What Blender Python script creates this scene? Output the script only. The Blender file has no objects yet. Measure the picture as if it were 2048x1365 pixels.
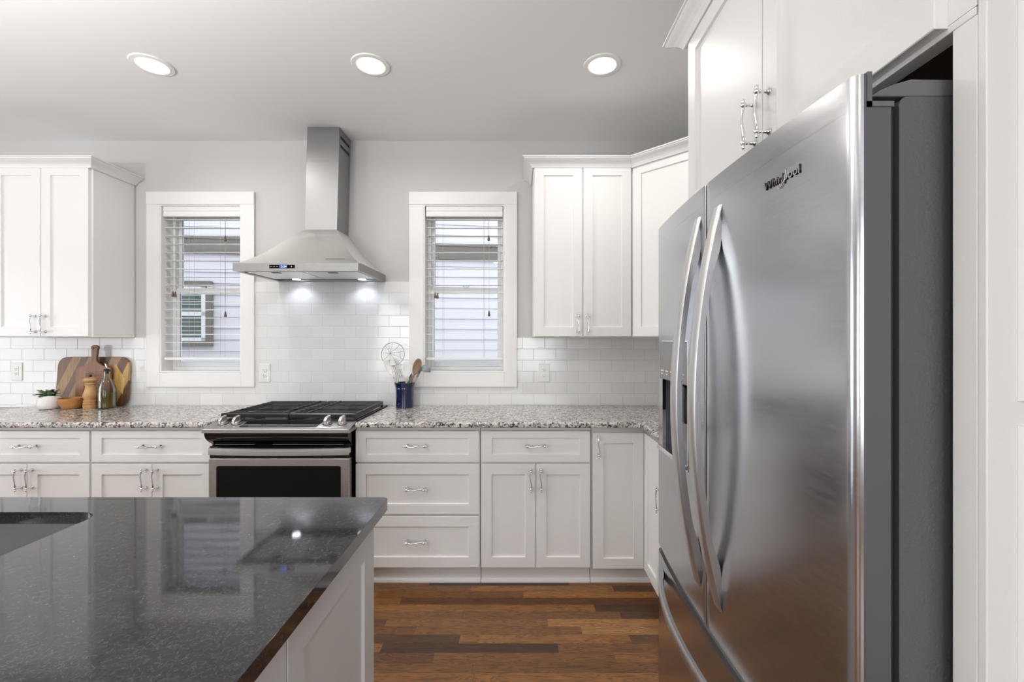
import bpy, bmesh, math, random
from mathutils import Vector, Matrix
random.seed(7)
PI = math.pi
S = bpy.context.scene
COL = S.collection

# ------------------------------------------------------------------ camera
cd = bpy.data.cameras.new('camera')
cam = bpy.data.objects.new('camera', cd); COL.objects.link(cam)
cam.location = (0, 0, 1.366); cam.rotation_euler = (PI/2, 0, 0)
cd.sensor_width = 36; cd.lens = 888/2048*36
cd.shift_x = -15/2048; cd.shift_y = -3.5/2048
cd.clip_start = 0.02
S.camera = cam

# ------------------------------------------------------------------ view, world, lights
S.view_settings.view_transform = 'Standard'
S.view_settings.look = 'None'
S.view_settings.exposure = 0.0
S.view_settings.gamma = 1.0
S.view_settings.use_curve_mapping = False
S.cycles.use_denoising = True
S.cycles.max_bounces = 10
S.cycles.diffuse_bounces = 6
S.cycles.glossy_bounces = 5
S.cycles.caustics_reflective = False
S.cycles.caustics_refractive = False
S.cycles.sample_clamp_indirect = 6

SKY = 2.45
w = bpy.data.worlds.new('world'); S.world = w; w.use_nodes = True
bg = w.node_tree.nodes['Background']
bg.inputs[0].default_value = (0.90, 0.93, 1.0, 1); bg.inputs[1].default_value = SKY

def area(name, loc, rot, sx, sy, power, col=(1, 1, 1), shape='RECTANGLE', spread=PI):
    l = bpy.data.lights.new(name, 'AREA'); l.shape = shape; l.size = sx
    if shape in ('RECTANGLE', 'ELLIPSE'): l.size_y = sy
    l.energy = power; l.color = col; l.spread = spread
    o = bpy.data.objects.new(name, l); COL.objects.link(o); o.location = loc; o.rotation_euler = rot
    return o
ROOM_X0, ROOM_X1, ROOM_Y0, ROOM_Y1, CEIL = -5.2, 1.30, -3.6, 3.05, 2.73
DAY = (0.95, 0.975, 1.0)
# stand-in lamps at unseen rear and left windows, tilted up towards the ceiling
area('daylight_fill', (-2.55, ROOM_Y0+.02, 1.45), (PI/2+.35, 0, 0), .95, 1.7, 34, DAY)
area('daylight_fill', (.325, ROOM_Y0+.02, 1.45), (PI/2+.35, 0, 0), 1.35, 1.7, 40, DAY)
area('daylight_fill', (ROOM_X0+.02, 0.8, 1.45), (PI/2+.35, 0, -PI/2), 2.2, 1.7, 26, DAY)
PENDANT_FILL_POWER = 37
# added lamps below the sills, aimed up through the kitchen windows at the ceiling
area('daylight_fill', (-2.25, 4.15, .76), (-PI/2-.62, 0, 0), 1.3, .5, 25, DAY)
area('daylight_fill', (-0.38, 4.15, .76), (-PI/2-.62, 0, 0), 1.3, .5, 25, DAY)
CAN_POWER = 5
CAN_COL = (1.0, 0.96, 0.90)

# ------------------------------------------------------------------ materials
MATS = {}
def newmat(name):
    m = bpy.data.materials.new(name); m.use_nodes = True
    nt = m.node_tree; b = nt.nodes['Principled BSDF']
    MATS[name] = m
    return m, nt, b
def N(nt, t, **kw):
    n = nt.nodes.new(t)
    for k, v in kw.items():
        if k.startswith('i_'):
            n.inputs[k[2:].replace('_', ' ')].default_value = v
        else: setattr(n, k, v)
    return n
def simple(name, col, rough=.5, metal=0, spec=.5, coat=0, bump=0, bscale=60, **kw):
    m, nt, b = newmat(name)
    b.inputs['Base Color'].default_value = (*col, 1)
    b.inputs['Roughness'].default_value = rough
    b.inputs['Metallic'].default_value = metal
    b.inputs['Specular IOR Level'].default_value = spec
    b.inputs['Coat Weight'].default_value = coat
    b.inputs['Coat Roughness'].default_value = .12
    tc = N(nt, 'ShaderNodeTexCoord')
    n = N(nt, 'ShaderNodeTexNoise'); n.inputs['Scale'].default_value = bscale; n.inputs['Detail'].default_value = 3
    nt.links.new(tc.outputs['Object'], n.inputs['Vector'])
    if bump:
        bp = N(nt, 'ShaderNodeBump'); bp.inputs['Strength'].default_value = bump; bp.inputs['Distance'].default_value = .002
        nt.links.new(n.outputs['Fac'], bp.inputs['Height']); nt.links.new(bp.outputs[0], b.inputs['Normal'])
    return m
def ramp(nt, stops, interp='LINEAR'):
    r = N(nt, 'ShaderNodeValToRGB'); cr = r.color_ramp; cr.interpolation = interp
    while len(cr.elements) < len(stops): cr.elements.new(.5)
    for e, (p, c) in zip(cr.elements, stops):
        e.position = p; e.color = (*c, 1) if len(c) == 3 else c
    return r
def math_(nt, op, a, b=None, c=None):
    n = N(nt, 'ShaderNodeMath', operation=op)
    for i, v in enumerate((a, b, c)):
        if v is None: continue
        if isinstance(v, (int, float)): n.inputs[i].default_value = v
        else: nt.links.new(v, n.inputs[i])
    return n.outputs[0]

paint = simple('cabinet_paint', (.80, .798, .788), .40, spec=.5, bump=.10, bscale=220)
door_edge = simple('fridge_door_edge', (.16, .165, .18), .3, .6)
trim_paint = simple('trim_paint', (.83, .82, .81), .38, bump=.04, bscale=70)
wall_paint = simple('wall_paint', (.575, .565, .56), .75, bump=.05, bscale=250)
ceil_paint = simple('ceiling_paint', (.83, .83, .828), .85, bump=.05, bscale=250)
rear_wall_paint = simple('rear_wall_paint', (.60, .60, .595), .8)
frame_grey = simple('cabinet_inside', (.45, .45, .44), .5)
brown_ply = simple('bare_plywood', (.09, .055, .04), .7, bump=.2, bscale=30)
chrome = simple('chrome', (.82, .82, .83), .07, 1)
black_iron = simple('cast_iron', (.010, .010, .011), .30, bump=.1, bscale=300)
black_enamel = simple('black_enamel', (.006, .006, .007), .12)
black_glass = simple('black_glass', (.003, .003, .003), .05, spec=.25)
black_plastic = simple('black_plastic', (.012, .012, .012), .35)
fridge_case = simple('fridge_case_grey', (.105, .108, .115), .33, bump=.55, bscale=230)
fridge_cap = simple('fridge_cap_grey', (.14, .142, .15), .4)
dark_gap = simple('dark_gap_gasket', (.008, .008, .008), .6)
plastic_white = simple('white_plastic', (.78, .78, .76), .3)
slot_dark = simple('socket_slot', (.03, .03, .03), .5)
vinyl = simple('window_vinyl', (.80, .81, .82), .35)
blind_mat = simple('blind_slat_white', (.84, .84, .82), .4)
cord_mat = simple('blind_cord', (.40, .39, .38), .7)
tassel_mat = simple('tassel_wood', (.13, .085, .055), .5)
navy = simple('navy_glaze', (.006, .010, .055), .12, coat=.6)
ceramic = simple('white_ceramic', (.80, .78, .76), .4)
leaf_mat = simple('leaf_green', (.13, .19, .10), .45)
soil = simple('potting_soil', (.03, .02, .015), .9)
silicone_white = simple('white_nylon', (.80, .79, .77), .4)
greyblue = simple('grey_blue_nylon', (.25, .31, .34), .35)
green_dark = simple('dark_green_nylon', (.10, .14, .12), .35)
wire = simple('steel_wire', (.33, .33, .33), .3, 1)
siding_trim = simple('taupe_trim', (.165, .15, .13), .7)
dirt = simple('ground_gravel', (.30, .29, .26), .9, bump=.5, bscale=20)

def wood(name, c1, c2, scale=1.0, rough=.45, axis='Z', bands=0):
    m, nt, b = newmat(name)
    tc = N(nt, 'ShaderNodeTexCoord'); mp = N(nt, 'ShaderNodeMapping')
    sc = {'X': (3, 40, 40), 'Z': (40, 40, 3), 'Y': (40, 3, 40)}[axis]
    mp.inputs['Scale'].default_value = [s*scale for s in sc]
    nt.links.new(tc.outputs['Object'], mp.inputs['Vector'])
    n = N(nt, 'ShaderNodeTexNoise'); n.inputs['Scale'].default_value = 1; n.inputs['Detail'].default_value = 5; n.inputs['Distortion'].default_value = .6
    nt.links.new(mp.outputs[0], n.inputs['Vector'])
    r = ramp(nt, [(.3, c1), (.7, c2)])
    nt.links.new(n.outputs['Fac'], r.inputs[0]); nt.links.new(r.outputs[0], b.inputs['Base Color'])
    b.inputs['Roughness'].default_value = rough
    return m
mill_wood = wood('beech_wood', (.42, .22, .085), (.56, .33, .15), 1)
bowl_wood = wood('olive_bowl_wood', (.33, .13, .035), (.52, .25, .08), .6, axis='X')
board_wood = wood('cherry_board_wood', (.19, .078, .034), (.28, .125, .056), .8)
spoon_wood = wood('walnut_spoon_wood', (.16, .085, .045), (.26, .15, .09), 1)
handle_wood = wood('pale_handle_wood', (.50, .40, .36), (.60, .50, .45), 1)
pale_inlay = wood('pale_sapwood', (.50, .30, .08), (.68, .46, .17), 1)
engraving = simple('engraved_burn', (.05, .02, .01), .8)

# patchwork board
m, nt, b = newmat('patchwork_board_wood')
tc = N(nt, 'ShaderNodeTexCoord'); sp = N(nt, 'ShaderNodeSeparateXYZ'); nt.links.new(tc.outputs['Object'], sp.inputs[0])
u = math_(nt, 'MULTIPLY_ADD', sp.outputs['Z'], -.45, math_(nt, 'ADD', sp.outputs['X'], .37))
u = math_(nt, 'DIVIDE', u, .62)
r = ramp(nt, [(0, (.20, .10, .05)), (.12, (.34, .21, .09)), (.22, (.16, .085, .045)), (.30, (.34, .20, .075)), (.42, (.10, .05, .03)), (.55, (.35, .20, .09)), (.66, (.16, .07, .035)), (.76, (.5, .32, .12)), (.86, (.15, .07, .035))], 'CONSTANT')
nt.links.new(u, r.inputs[0])
n = N(nt, 'ShaderNodeTexNoise'); n.inputs['Scale'].default_value = 60; mp = N(nt, 'ShaderNodeMapping'); mp.inputs['Scale'].default_value = (1.5, 1.5, .15)
nt.links.new(tc.outputs['Object'], mp.inputs[0]); nt.links.new(mp.outputs[0], n.inputs[0])
mx = N(nt, 'ShaderNodeMix', data_type='RGBA', blend_type='MULTIPLY'); mx.inputs[0].default_value = .7
nt.links.new(r.outputs[0], mx.inputs['A']); r2 = ramp(nt, [(.3, (.55, .5, .45)), (.7, (1.1, 1.1, 1.1))]); nt.links.new(n.outputs[0], r2.inputs[0]); nt.links.new(r2.outputs[0], mx.inputs['B'])
nt.links.new(mx.outputs['Result'], b.inputs['Base Color']); b.inputs['Roughness'].default_value = .45
patch_wood = m

def steel(name, col, rough, brush, aniso=.6, bump=.05):
    """brushed stainless; brush = noise scale per axis (low along the brushing direction)"""
    m, nt, b = newmat(name)
    b.inputs['Metallic'].default_value = 1
    tc = N(nt, 'ShaderNodeTexCoord'); mp = N(nt, 'ShaderNodeMapping'); mp.inputs['Scale'].default_value = brush
    nt.links.new(tc.outputs['Object'], mp.inputs[0])
    n = N(nt, 'ShaderNodeTexNoise'); n.inputs['Scale'].default_value = 1; n.inputs['Detail'].default_value = 4
    nt.links.new(mp.outputs[0], n.inputs[0])
    r = ramp(nt, [(.3, tuple(c*.975 for c in col)), (.7, tuple(min(1, c*1.02) for c in col))])
    nt.links.new(n.outputs[0], r.inputs[0]); nt.links.new(r.outputs[0], b.inputs['Base Color'])
    rr = N(nt, 'ShaderNodeMapRange'); rr.inputs['To Min'].default_value = rough*.85; rr.inputs['To Max'].default_value = rough*1.2
    nt.links.new(n.outputs[0], rr.inputs[0]); nt.links.new(rr.outputs[0], b.inputs['Roughness'])
    b.inputs['Anisotropic'].default_value = aniso
    tg = N(nt, 'ShaderNodeTangent', direction_type='RADIAL', axis='Z'); nt.links.new(tg.outputs[0], b.inputs['Tangent'])
    if bump:
        bp = N(nt, 'ShaderNodeBump'); bp.inputs['Strength'].default_value = bump; bp.inputs['Distance'].default_value = .001
        nt.links.new(n.outputs[0], bp.inputs['Height']); nt.links.new(bp.outputs[0], b.inputs['Normal'])
    return m
fridge_steel = steel('fridge_stainless', (.55, .557, .58), .21, (20, 20, 160), .45, 0)
fridge_handle_steel = steel('handle_stainless', (.64, .64, .64), .36, (40, 40, 8), .2, .03)
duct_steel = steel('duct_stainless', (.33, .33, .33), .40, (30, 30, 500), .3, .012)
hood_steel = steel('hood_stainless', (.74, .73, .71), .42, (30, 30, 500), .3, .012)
range_steel = steel('range_stainless', (.58, .56, .55), .28, (20, 30, 500), .3, .015)
sink_steel = steel('sink_stainless', (.50, .50, .50), .3, (30, 30, 30), .1, .02)

# speckled light granite
m, nt, b = newmat('speckled_granite')
tc = N(nt, 'ShaderNodeTexCoord')
v1 = N(nt, 'ShaderNodeTexVoronoi'); v1.inputs['Scale'].default_value = 115; v1.inputs['Randomness'].default_value = 1
nz = N(nt, 'ShaderNodeTexNoise'); nz.inputs['Scale'].default_value = 60; nz.inputs['Detail'].default_value = 6; nz.inputs['Roughness'].default_value = .65
mpx = N(nt, 'ShaderNodeMix', data_type='VECTOR'); mpx.inputs[0].default_value = .012
nt.links.new(tc.outputs['Object'], mpx.inputs['A']); nt.links.new(tc.outputs['Object'], nz.inputs[0]); nt.links.new(nz.outputs['Color'], mpx.inputs['B'])
nt.links.new(mpx.outputs['Result'], v1.inputs['Vector'])
r = ramp(nt, [(0, (.03, .03, .032)), (.17, (.10, .095, .095)), (.30, (.24, .23, .225)), (.42, (.42, .40, .375)), (.60, (.60, .575, .545)), (.82, (.42, .34, .28)), (.88, (.66, .64, .61))], 'CONSTANT')
sx = N(nt, 'ShaderNodeSeparateColor'); nt.links.new(v1.outputs['Color'], sx.inputs[0]); 
nl = N(nt, 'ShaderNodeTexNoise'); nl.inputs['Scale'].default_value = 28; nl.inputs['Detail'].default_value = 2
nt.links.new(tc.outputs['Object'], nl.inputs[0])
k = math_(nt, 'ADD', math_(nt, 'MULTIPLY', sx.outputs[0], .80), math_(nt, 'MULTIPLY', math_(nt, 'SUBTRACT', nl.outputs[0], .32), .75))
nt.links.new(k, r.inputs[0]); nt.links.new(r.outputs[0], b.inputs['Base Color'])
b.inputs['Roughness'].default_value = .14
granite = m

# dark island granite
m, nt, b = newmat('dark_granite')
tc = N(nt, 'ShaderNodeTexCoord')
nz = N(nt, 'ShaderNodeTexNoise'); nz.inputs['Scale'].default_value = 110; nz.inputs['Detail'].default_value = 8; nz.inputs['Roughness'].default_value = .7; nz.inputs['Distortion'].default_value = 1.2
nt.links.new(tc.outputs['Object'], nz.inputs[0])
v = N(nt, 'ShaderNodeTexVoronoi', feature='DISTANCE_TO_EDGE'); v.inputs['Scale'].default_value = 120
mv = N(nt, 'ShaderNodeMix', data_type='VECTOR'); mv.inputs[0].default_value = .05
nt.links.new(tc.outputs['Object'], mv.inputs['A']); nt.links.new(nz.outputs['Color'], mv.inputs['B']); nt.links.new(mv.outputs['Result'], v.inputs['Vector'])
e = ramp(nt, [(0, (1, 1, 1)), (.05, (0, 0, 0))]); nt.links.new(v.outputs['Distance'], e.inputs[0])
g = ramp(nt, [(.50, (0, 0, 0)), (.66, (1, 1, 1))]); nt.links.new(nz.outputs[0], g.inputs[0])
gm = math_(nt, 'MULTIPLY', e.outputs[0], g.outputs[0])
r = ramp(nt, [(0, (.018, .017, .018)), (1, (.17, .17, .18))])
base = ramp(nt, [(.35, (.009, .009, .0095)), (.62, (.030, .029, .031))]); nt.links.new(nz.outputs[0], base.inputs[0])
mx = N(nt, 'ShaderNodeMix', data_type='RGBA'); nt.links.new(gm, mx.inputs[0]); nt.links.new(base.outputs[0], mx.inputs['A']); mx.inputs['B'].default_value = (.20, .20, .21, 1)
nt.links.new(mx.outputs['Result'], b.inputs['Base Color'])
rr = ramp(nt, [(0, (.025,)*3), (1, (.06,)*3)]); nt.links.new(nz.outputs[0], rr.inputs[0]); nt.links.new(rr.outputs[0], b.inputs['Roughness'])
b.inputs['IOR'].default_value = 1.62
bp = N(nt, 'ShaderNodeBump'); bp.inputs['Strength'].default_value = .012; bp.inputs['Distance'].default_value = .001
nt.links.new(nz.outputs[0], bp.inputs['Height']); nt.links.new(bp.outputs[0], b.inputs['Normal'])
dark_granite = m

# subway tile, running bond, x-z plane
m, nt, b = newmat('subway_tile')
tc = N(nt, 'ShaderNodeTexCoord'); sp = N(nt, 'ShaderNodeSeparateXYZ'); nt.links.new(tc.outputs['Object'], sp.inputs[0])
TW, TH = .1525, .0769
zz = math_(nt, 'DIVIDE', math_(nt, 'SUBTRACT', sp.outputs['Z'], .915), TH)
row = math_(nt, 'FLOOR', zz)
off = math_(nt, 'MULTIPLY', math_(nt, 'MODULO', math_(nt, 'ADD', row, 20), 2), .5)
xx = math_(nt, 'ADD', math_(nt, 'DIVIDE', math_(nt, 'ADD', sp.outputs['X'], .665+TW*60), TW), off)
fx = math_(nt, 'FRACT', xx); fz = math_(nt, 'FRACT', zz)
dx = math_(nt, 'MULTIPLY', math_(nt, 'MINIMUM', fx, math_(nt, 'SUBTRACT', 1, fx)), TW)
dz = math_(nt, 'MULTIPLY', math_(nt, 'MINIMUM', fz, math_(nt, 'SUBTRACT', 1, fz)), TH)
d = math_(nt, 'MINIMUM', dx, dz)
hr = N(nt, 'ShaderNodeMapRange', interpolation_type='SMOOTHSTEP'); hr.inputs['From Min'].default_value = .0005; hr.inputs['From Max'].default_value = .0030
nt.links.new(d, hr.inputs[0])
gr = N(nt, 'ShaderNodeMapRange'); gr.inputs['From Min'].default_value = .0008; gr.inputs['From Max'].default_value = .0014
nt.links.new(d, gr.inputs[0])
cb = N(nt, 'ShaderNodeCombineXYZ'); nt.links.new(math_(nt, 'FLOOR', xx), cb.inputs[0]); nt.links.new(row, cb.inputs[1])
wn = N(nt, 'ShaderNodeTexWhiteNoise', noise_dimensions='3D'); nt.links.new(cb.outputs[0], wn.inputs[0])
tcol = ramp(nt, [(0, (.735, .735, .735)), (1, (.79, .79, .785))]); nt.links.new(wn.outputs['Value'], tcol.inputs[0])
mx = N(nt, 'ShaderNodeMix', data_type='RGBA'); nt.links.new(gr.outputs[0], mx.inputs[0]); mx.inputs['A'].default_value = (.56, .56, .555, 1)
nt.links.new(tcol.outputs[0], mx.inputs['B']); nt.links.new(mx.outputs['Result'], b.inputs['Base Color'])
rg = N(nt, 'ShaderNodeMapRange'); rg.inputs['To Min'].default_value = .7; rg.inputs['To Max'].default_value = .12; nt.links.new(gr.outputs[0], rg.inputs[0]); nt.links.new(rg.outputs[0], b.inputs['Roughness'])
wv = N(nt, 'ShaderNodeTexNoise'); wv.inputs['Scale'].default_value = 9; nt.links.new(tc.outputs['Object'], wv.inputs[0])
hh = math_(nt, 'ADD', hr.outputs[0], math_(nt, 'MULTIPLY', wv.outputs[0], .6))
bp = N(nt, 'ShaderNodeBump'); bp.inputs['Strength'].default_value = .35; bp.inputs['Distance'].default_value = .0012
nt.links.new(hh, bp.inputs['Height']); nt.links.new(bp.outputs[0], b.inputs['Normal'])
tile = m

# oak strip floor: boards run along x
m, nt, b = newmat('oak_floor')
tc = N(nt, 'ShaderNodeTexCoord'); sp = N(nt, 'ShaderNodeSeparateXYZ'); nt.links.new(tc.outputs['Object'], sp.inputs[0])
yy = math_(nt, 'DIVIDE', math_(nt, 'ADD', sp.outputs['Y'], 10), .0585); row = math_(nt, 'FLOOR', yy)
w1 = N(nt, 'ShaderNodeTexWhiteNoise', noise_dimensions='1D'); nt.links.new(row, w1.inputs['W'])
xx = math_(nt, 'DIVIDE', math_(nt, 'ADD', sp.outputs['X'], math_(nt, 'MULTIPLY', w1.outputs['Value'], 6.0)), .78)
pid = math_(nt, 'FLOOR', xx)
cb = N(nt, 'ShaderNodeCombineXYZ'); nt.links.new(pid, cb.inputs[0]); nt.links.new(row, cb.inputs[1])
w2 = N(nt, 'ShaderNodeTexWhiteNoise', noise_dimensions='3D'); nt.links.new(cb.outputs[0], w2.inputs[0])
gx = N(nt, 'ShaderNodeCombineXYZ')
nt.links.new(math_(nt, 'MULTIPLY', math_(nt, 'ADD', sp.outputs['X'], math_(nt, 'MULTIPLY', w2.outputs['Value'], 37)), 3.2), gx.inputs[0])
nt.links.new(math_(nt, 'MULTIPLY', sp.outputs['Y'], 38), gx.inputs[1]); nt.links.new(math_(nt, 'MULTIPLY', w2.outputs['Value'], 91), gx.inputs[2])
gn = N(nt, 'ShaderNodeTexNoise'); gn.inputs['Scale'].default_value = 1; gn.inputs['Detail'].default_value = 3; gn.inputs['Distortion'].default_value = 1.2
nt.links.new(gx.outputs[0], gn.inputs[0])
rings = math_(nt, 'FRACT', math_(nt, 'MULTIPLY', gn.outputs[0], 9))
rings = math_(nt, 'ABSOLUTE', math_(nt, 'SUBTRACT', rings, .5))
fg = N(nt, 'ShaderNodeTexNoise'); fg.inputs['Scale'].default_value = 1; fg.inputs['Detail'].default_value = 4
mp = N(nt, 'ShaderNodeMapping'); mp.inputs['Scale'].default_value = (12, 420, 1); nt.links.new(tc.outputs['Object'], mp.inputs[0]); nt.links.new(mp.outputs[0], fg.inputs[0])
pc = ramp(nt, [(0, (.055, .024, .013)), (.14, (.115, .048, .018)), (.30, (.175, .075, .024)), (.75, (.235, .102, .031)), (.92, (.28, .125, .036)), (1, (.37, .185, .060))]); nt.links.new(w2.outputs['Value'], pc.inputs[0])
rgm = ramp(nt, [(0, (.30, .26, .22)), (.16, (.72, .70, .68)), (.5, (1.18, 1.18, 1.18))]); nt.links.new(rings, rgm.inputs[0])
mx = N(nt, 'ShaderNodeMix', data_type='RGBA', blend_type='MULTIPLY'); mx.inputs[0].default_value = .85; nt.links.new(pc.outputs[0], mx.inputs['A']); nt.links.new(rgm.outputs[0], mx.inputs['B'])
fgr = ramp(nt, [(.3, (.72, .70, .68)), (.7, (1.18, 1.18, 1.18))]); nt.links.new(fg.outputs[0], fgr.inputs[0])
mx2 = N(nt, 'ShaderNodeMix', data_type='RGBA', blend_type='MULTIPLY'); mx2.inputs[0].default_value = .8; nt.links.new(mx.outputs['Result'], mx2.inputs['A']); nt.links.new(fgr.outputs[0], mx2.inputs['B'])
fy = math_(nt, 'FRACT', yy); ey = math_(nt, 'MULTIPLY', math_(nt, 'MINIMUM', fy, math_(nt, 'SUBTRACT', 1, fy)), .0585)
fx = math_(nt, 'FRACT', xx); ex = math_(nt, 'MULTIPLY', math_(nt, 'MINIMUM', fx, math_(nt, 'SUBTRACT', 1, fx)), .78)
ed = N(nt, 'ShaderNodeMapRange'); ed.inputs['From Min'].default_value = .0003; ed.inputs['From Max'].default_value = .0012; ed.inputs['To Min'].default_value = .45
nt.links.new(math_(nt, 'MINIMUM', ex, ey), ed.inputs[0])
mx3 = N(nt, 'ShaderNodeMix', data_type='RGBA', blend_type='MULTIPLY'); mx3.inputs[0].default_value = 1; nt.links.new(mx2.outputs['Result'], mx3.inputs['A']); nt.links.new(ed.outputs[0], mx3.inputs['B'])
nt.links.new(mx3.outputs['Result'], b.inputs['Base Color']); b.inputs['Roughness'].default_value = .30
bp = N(nt, 'ShaderNodeBump'); bp.inputs['Strength'].default_value = .15; bp.inputs['Distance'].default_value = .001
nt.links.new(math_(nt, 'ADD', ed.outputs[0], math_(nt, 'MULTIPLY', fg.outputs[0], .5)), bp.inputs['Height']); nt.links.new(bp.outputs[0], b.inputs['Normal'])
oak = m

# lap siding paint
siding_mat = simple('siding_paint', (.70, .68, .74), .7)

def emis(name, col, strength):
    m, nt, b = newmat(name)
    b.inputs['Base Color'].default_value = (*col, 1)
    b.inputs['Emission Color'].default_value = (*col, 1); b.inputs['Emission Strength'].default_value = strength
    return m
lamp_lens = emis('lamp_lens', (1, .97, .92), 5.0)
hood_led = emis('hood_led', (.86, .92, 1), 14.0)
digit_blue = emis('display_digit', (.16, .2, 1), 7.0)
digit_red = emis('display_dot', (1, .25, .2), 2.0)

# thin window glass
m = bpy.data.materials.new('window_glass'); m.use_nodes = True; nt = m.node_tree; nt.nodes.clear()
out = N(nt, 'ShaderNodeOutputMaterial'); tr = N(nt, 'ShaderNodeBsdfTransparent'); tr.inputs[0].default_value = (.94, .965, .965, 1)
gl = N(nt, 'ShaderNodeBsdfGlossy'); gl.inputs['Roughness'].default_value = .01; fr = N(nt, 'ShaderNodeFresnel'); fr.inputs[0].default_value = 1.45
mx = N(nt, 'ShaderNodeMixShader'); nt.links.new(fr.outputs[0], mx.inputs[0]); nt.links.new(tr.outputs[0], mx.inputs[1]); nt.links.new(gl.outputs[0], mx.inputs[2]); nt.links.new(mx.outputs[0], out.inputs[0])
glass = m
m = bpy.data.materials.new('bottle_glass'); m.use_nodes = True; nt = m.node_tree; nt.nodes.clear()
out = N(nt, 'ShaderNodeOutputMaterial'); tr = N(nt, 'ShaderNodeBsdfTransparent'); tr.inputs[0].default_value = (.90, .92, .91, 1)
gl = N(nt, 'ShaderNodeBsdfGlossy'); gl.inputs['Roughness'].default_value = .03; fr = N(nt, 'ShaderNodeFresnel'); fr.inputs[0].default_value = 1.5
mx = N(nt, 'ShaderNodeMixShader'); nt.links.new(math_(nt, 'MULTIPLY', fr.outputs[0], .35), mx.inputs[0]); nt.links.new(tr.outputs[0], mx.inputs[1]); nt.links.new(gl.outputs[0], mx.inputs[2]); nt.links.new(mx.outputs[0], out.inputs[0])
bottle_glass = m
oil = simple('olive_oil', (.13, .085, .010), .08)

# ------------------------------------------------------------------ mesh helpers
def BM(): return bmesh.new()
def box(bm, x0, x1, y0, y1, z0, z1):
    v = [bm.verts.new(p) for p in ((x0,y0,z0),(x1,y0,z0),(x1,y1,z0),(x0,y1,z0),(x0,y0,z1),(x1,y0,z1),(x1,y1,z1),(x0,y1,z1))]
    for f in ((0,3,2,1),(4,5,6,7),(0,1,5,4),(1,2,6,5),(2,3,7,6),(3,0,4,7)): bm.faces.new([v[i] for i in f])
    return v
def prism(bm, pts, a0, a1, axis='Z'):
    """extrude a 2-D outline. axis Z: pts (x,y); axis X: pts (y,z); axis Y: pts (x,z)"""
    def P(p, a):
        return {'Z': (p[0], p[1], a), 'X': (a, p[0], p[1]), 'Y': (p[0], a, p[1])}[axis]
    A = [bm.verts.new(P(p, a0)) for p in pts]; B = [bm.verts.new(P(p, a1)) for p in pts]
    bm.faces.new(A[::-1]); bm.faces.new(B); n = len(pts)
    for i in range(n):
        j = (i+1) % n; bm.faces.new((A[i], A[j], B[j], B[i]))
def lathe(bm, prof, c=(0, 0, 0), seg=32, caps=True, sx=1, sy=1):
    rings = []
    for r, z in prof:
        rings.append([bm.verts.new((c[0]+sx*r*math.cos(2*PI*i/seg), c[1]+sy*r*math.sin(2*PI*i/seg), c[2]+z)) for i in range(seg)])
    for a, b_ in zip(rings, rings[1:]):
        for i in range(seg):
            j = (i+1) % seg; bm.faces.new((a[i], a[j], b_[j], b_[i]))
    if caps: bm.faces.new(rings[0][::-1]); bm.faces.new(rings[-1])
def tube(bm, pts, r, seg=8, closed=False):
    pts = [Vector(p) for p in pts]; n = len(pts); rings = []
    rs = r if isinstance(r, (list, tuple)) else [r]*n
    up = None
    for i, p in enumerate(pts):
        if closed: t = pts[(i+1) % n]-pts[i-1]
        else: t = pts[min(i+1, n-1)]-pts[max(i-1, 0)]
        t.normalize()
        if up is None: up = t.orthogonal().normalized()
        else:
            up = (up - t*up.dot(t)); up = up.normalized() if up.length > 1e-6 else t.orthogonal().normalized()
        s = t.cross(up)
        rings.append([bm.verts.new(p+(up*math.cos(2*PI*k/seg)+s*math.sin(2*PI*k/seg))*rs[i]) for k in range(seg)])
    pr = list(zip(rings, rings[1:])) + ([(rings[-1], rings[0])] if closed else [])
    for a, b_ in pr:
        for k in range(seg):
            j = (k+1) % seg; bm.faces.new((a[k], a[j], b_[j], b_[k]))
    if not closed: bm.faces.new(rings[0][::-1]); bm.faces.new(rings[-1])
def ball(bm, c, r, seg=12, sc=(1, 1, 1)):
    m_ = Matrix.Translation(c) @ Matrix.Diagonal((r*sc[0], r*sc[1], r*sc[2], 1))
    bmesh.ops.create_uvsphere(bm, u_segments=seg, v_segments=max(6, seg//2+2), radius=1, matrix=m_)
def sweep(bm, prof, path, side=1, d0=None, d1=None):
    """prof: closed outline [(out, z)]; path: open plan polyline [(x,y)]; out is to the right of travel when side=1"""
    path = [Vector(p) for p in path]; n = len(path); rings = []
    for i in range(n):
        d = []
        if i > 0: d.append((path[i]-path[i-1]).normalized())
        if i < n-1: d.append((path[i+1]-path[i]).normalized())
        if i == 0 and d0: d.insert(0, Vector(d0).normalized())
        if i == n-1 and d1: d.append(Vector(d1).normalized())
        ns = [Vector((t.y, -t.x))*side for t in d]
        m_ = ns[0] if len(ns) == 1 else (ns[0]+ns[1])/(1+ns[0].dot(ns[1]))
        rings.append([bm.verts.new((path[i].x+m_.x*o, path[i].y+m_.y*o, z)) for o, z in prof])
    k = len(prof)
    for a, b_ in zip(rings, rings[1:]):
        for i in range(k):
            j = (i+1) % k; bm.faces.new((a[i], a[j], b_[j], b_[i]))
    bm.faces.new(rings[0][::-1]); bm.faces.new(rings[-1])
def rrect(x0, x1, y0, y1, r, seg=5):
    out = []
    for cx, cy, a in ((x1-r, y1-r, 0), (x0+r, y1-r, PI/2), (x0+r, y0+r, PI), (x1-r, y0+r, 3*PI/2)):
        for i in range(seg+1):
            t = a+PI/2*i/seg; out.append((cx+r*math.cos(t), cy+r*math.sin(t)))
    return out
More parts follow.
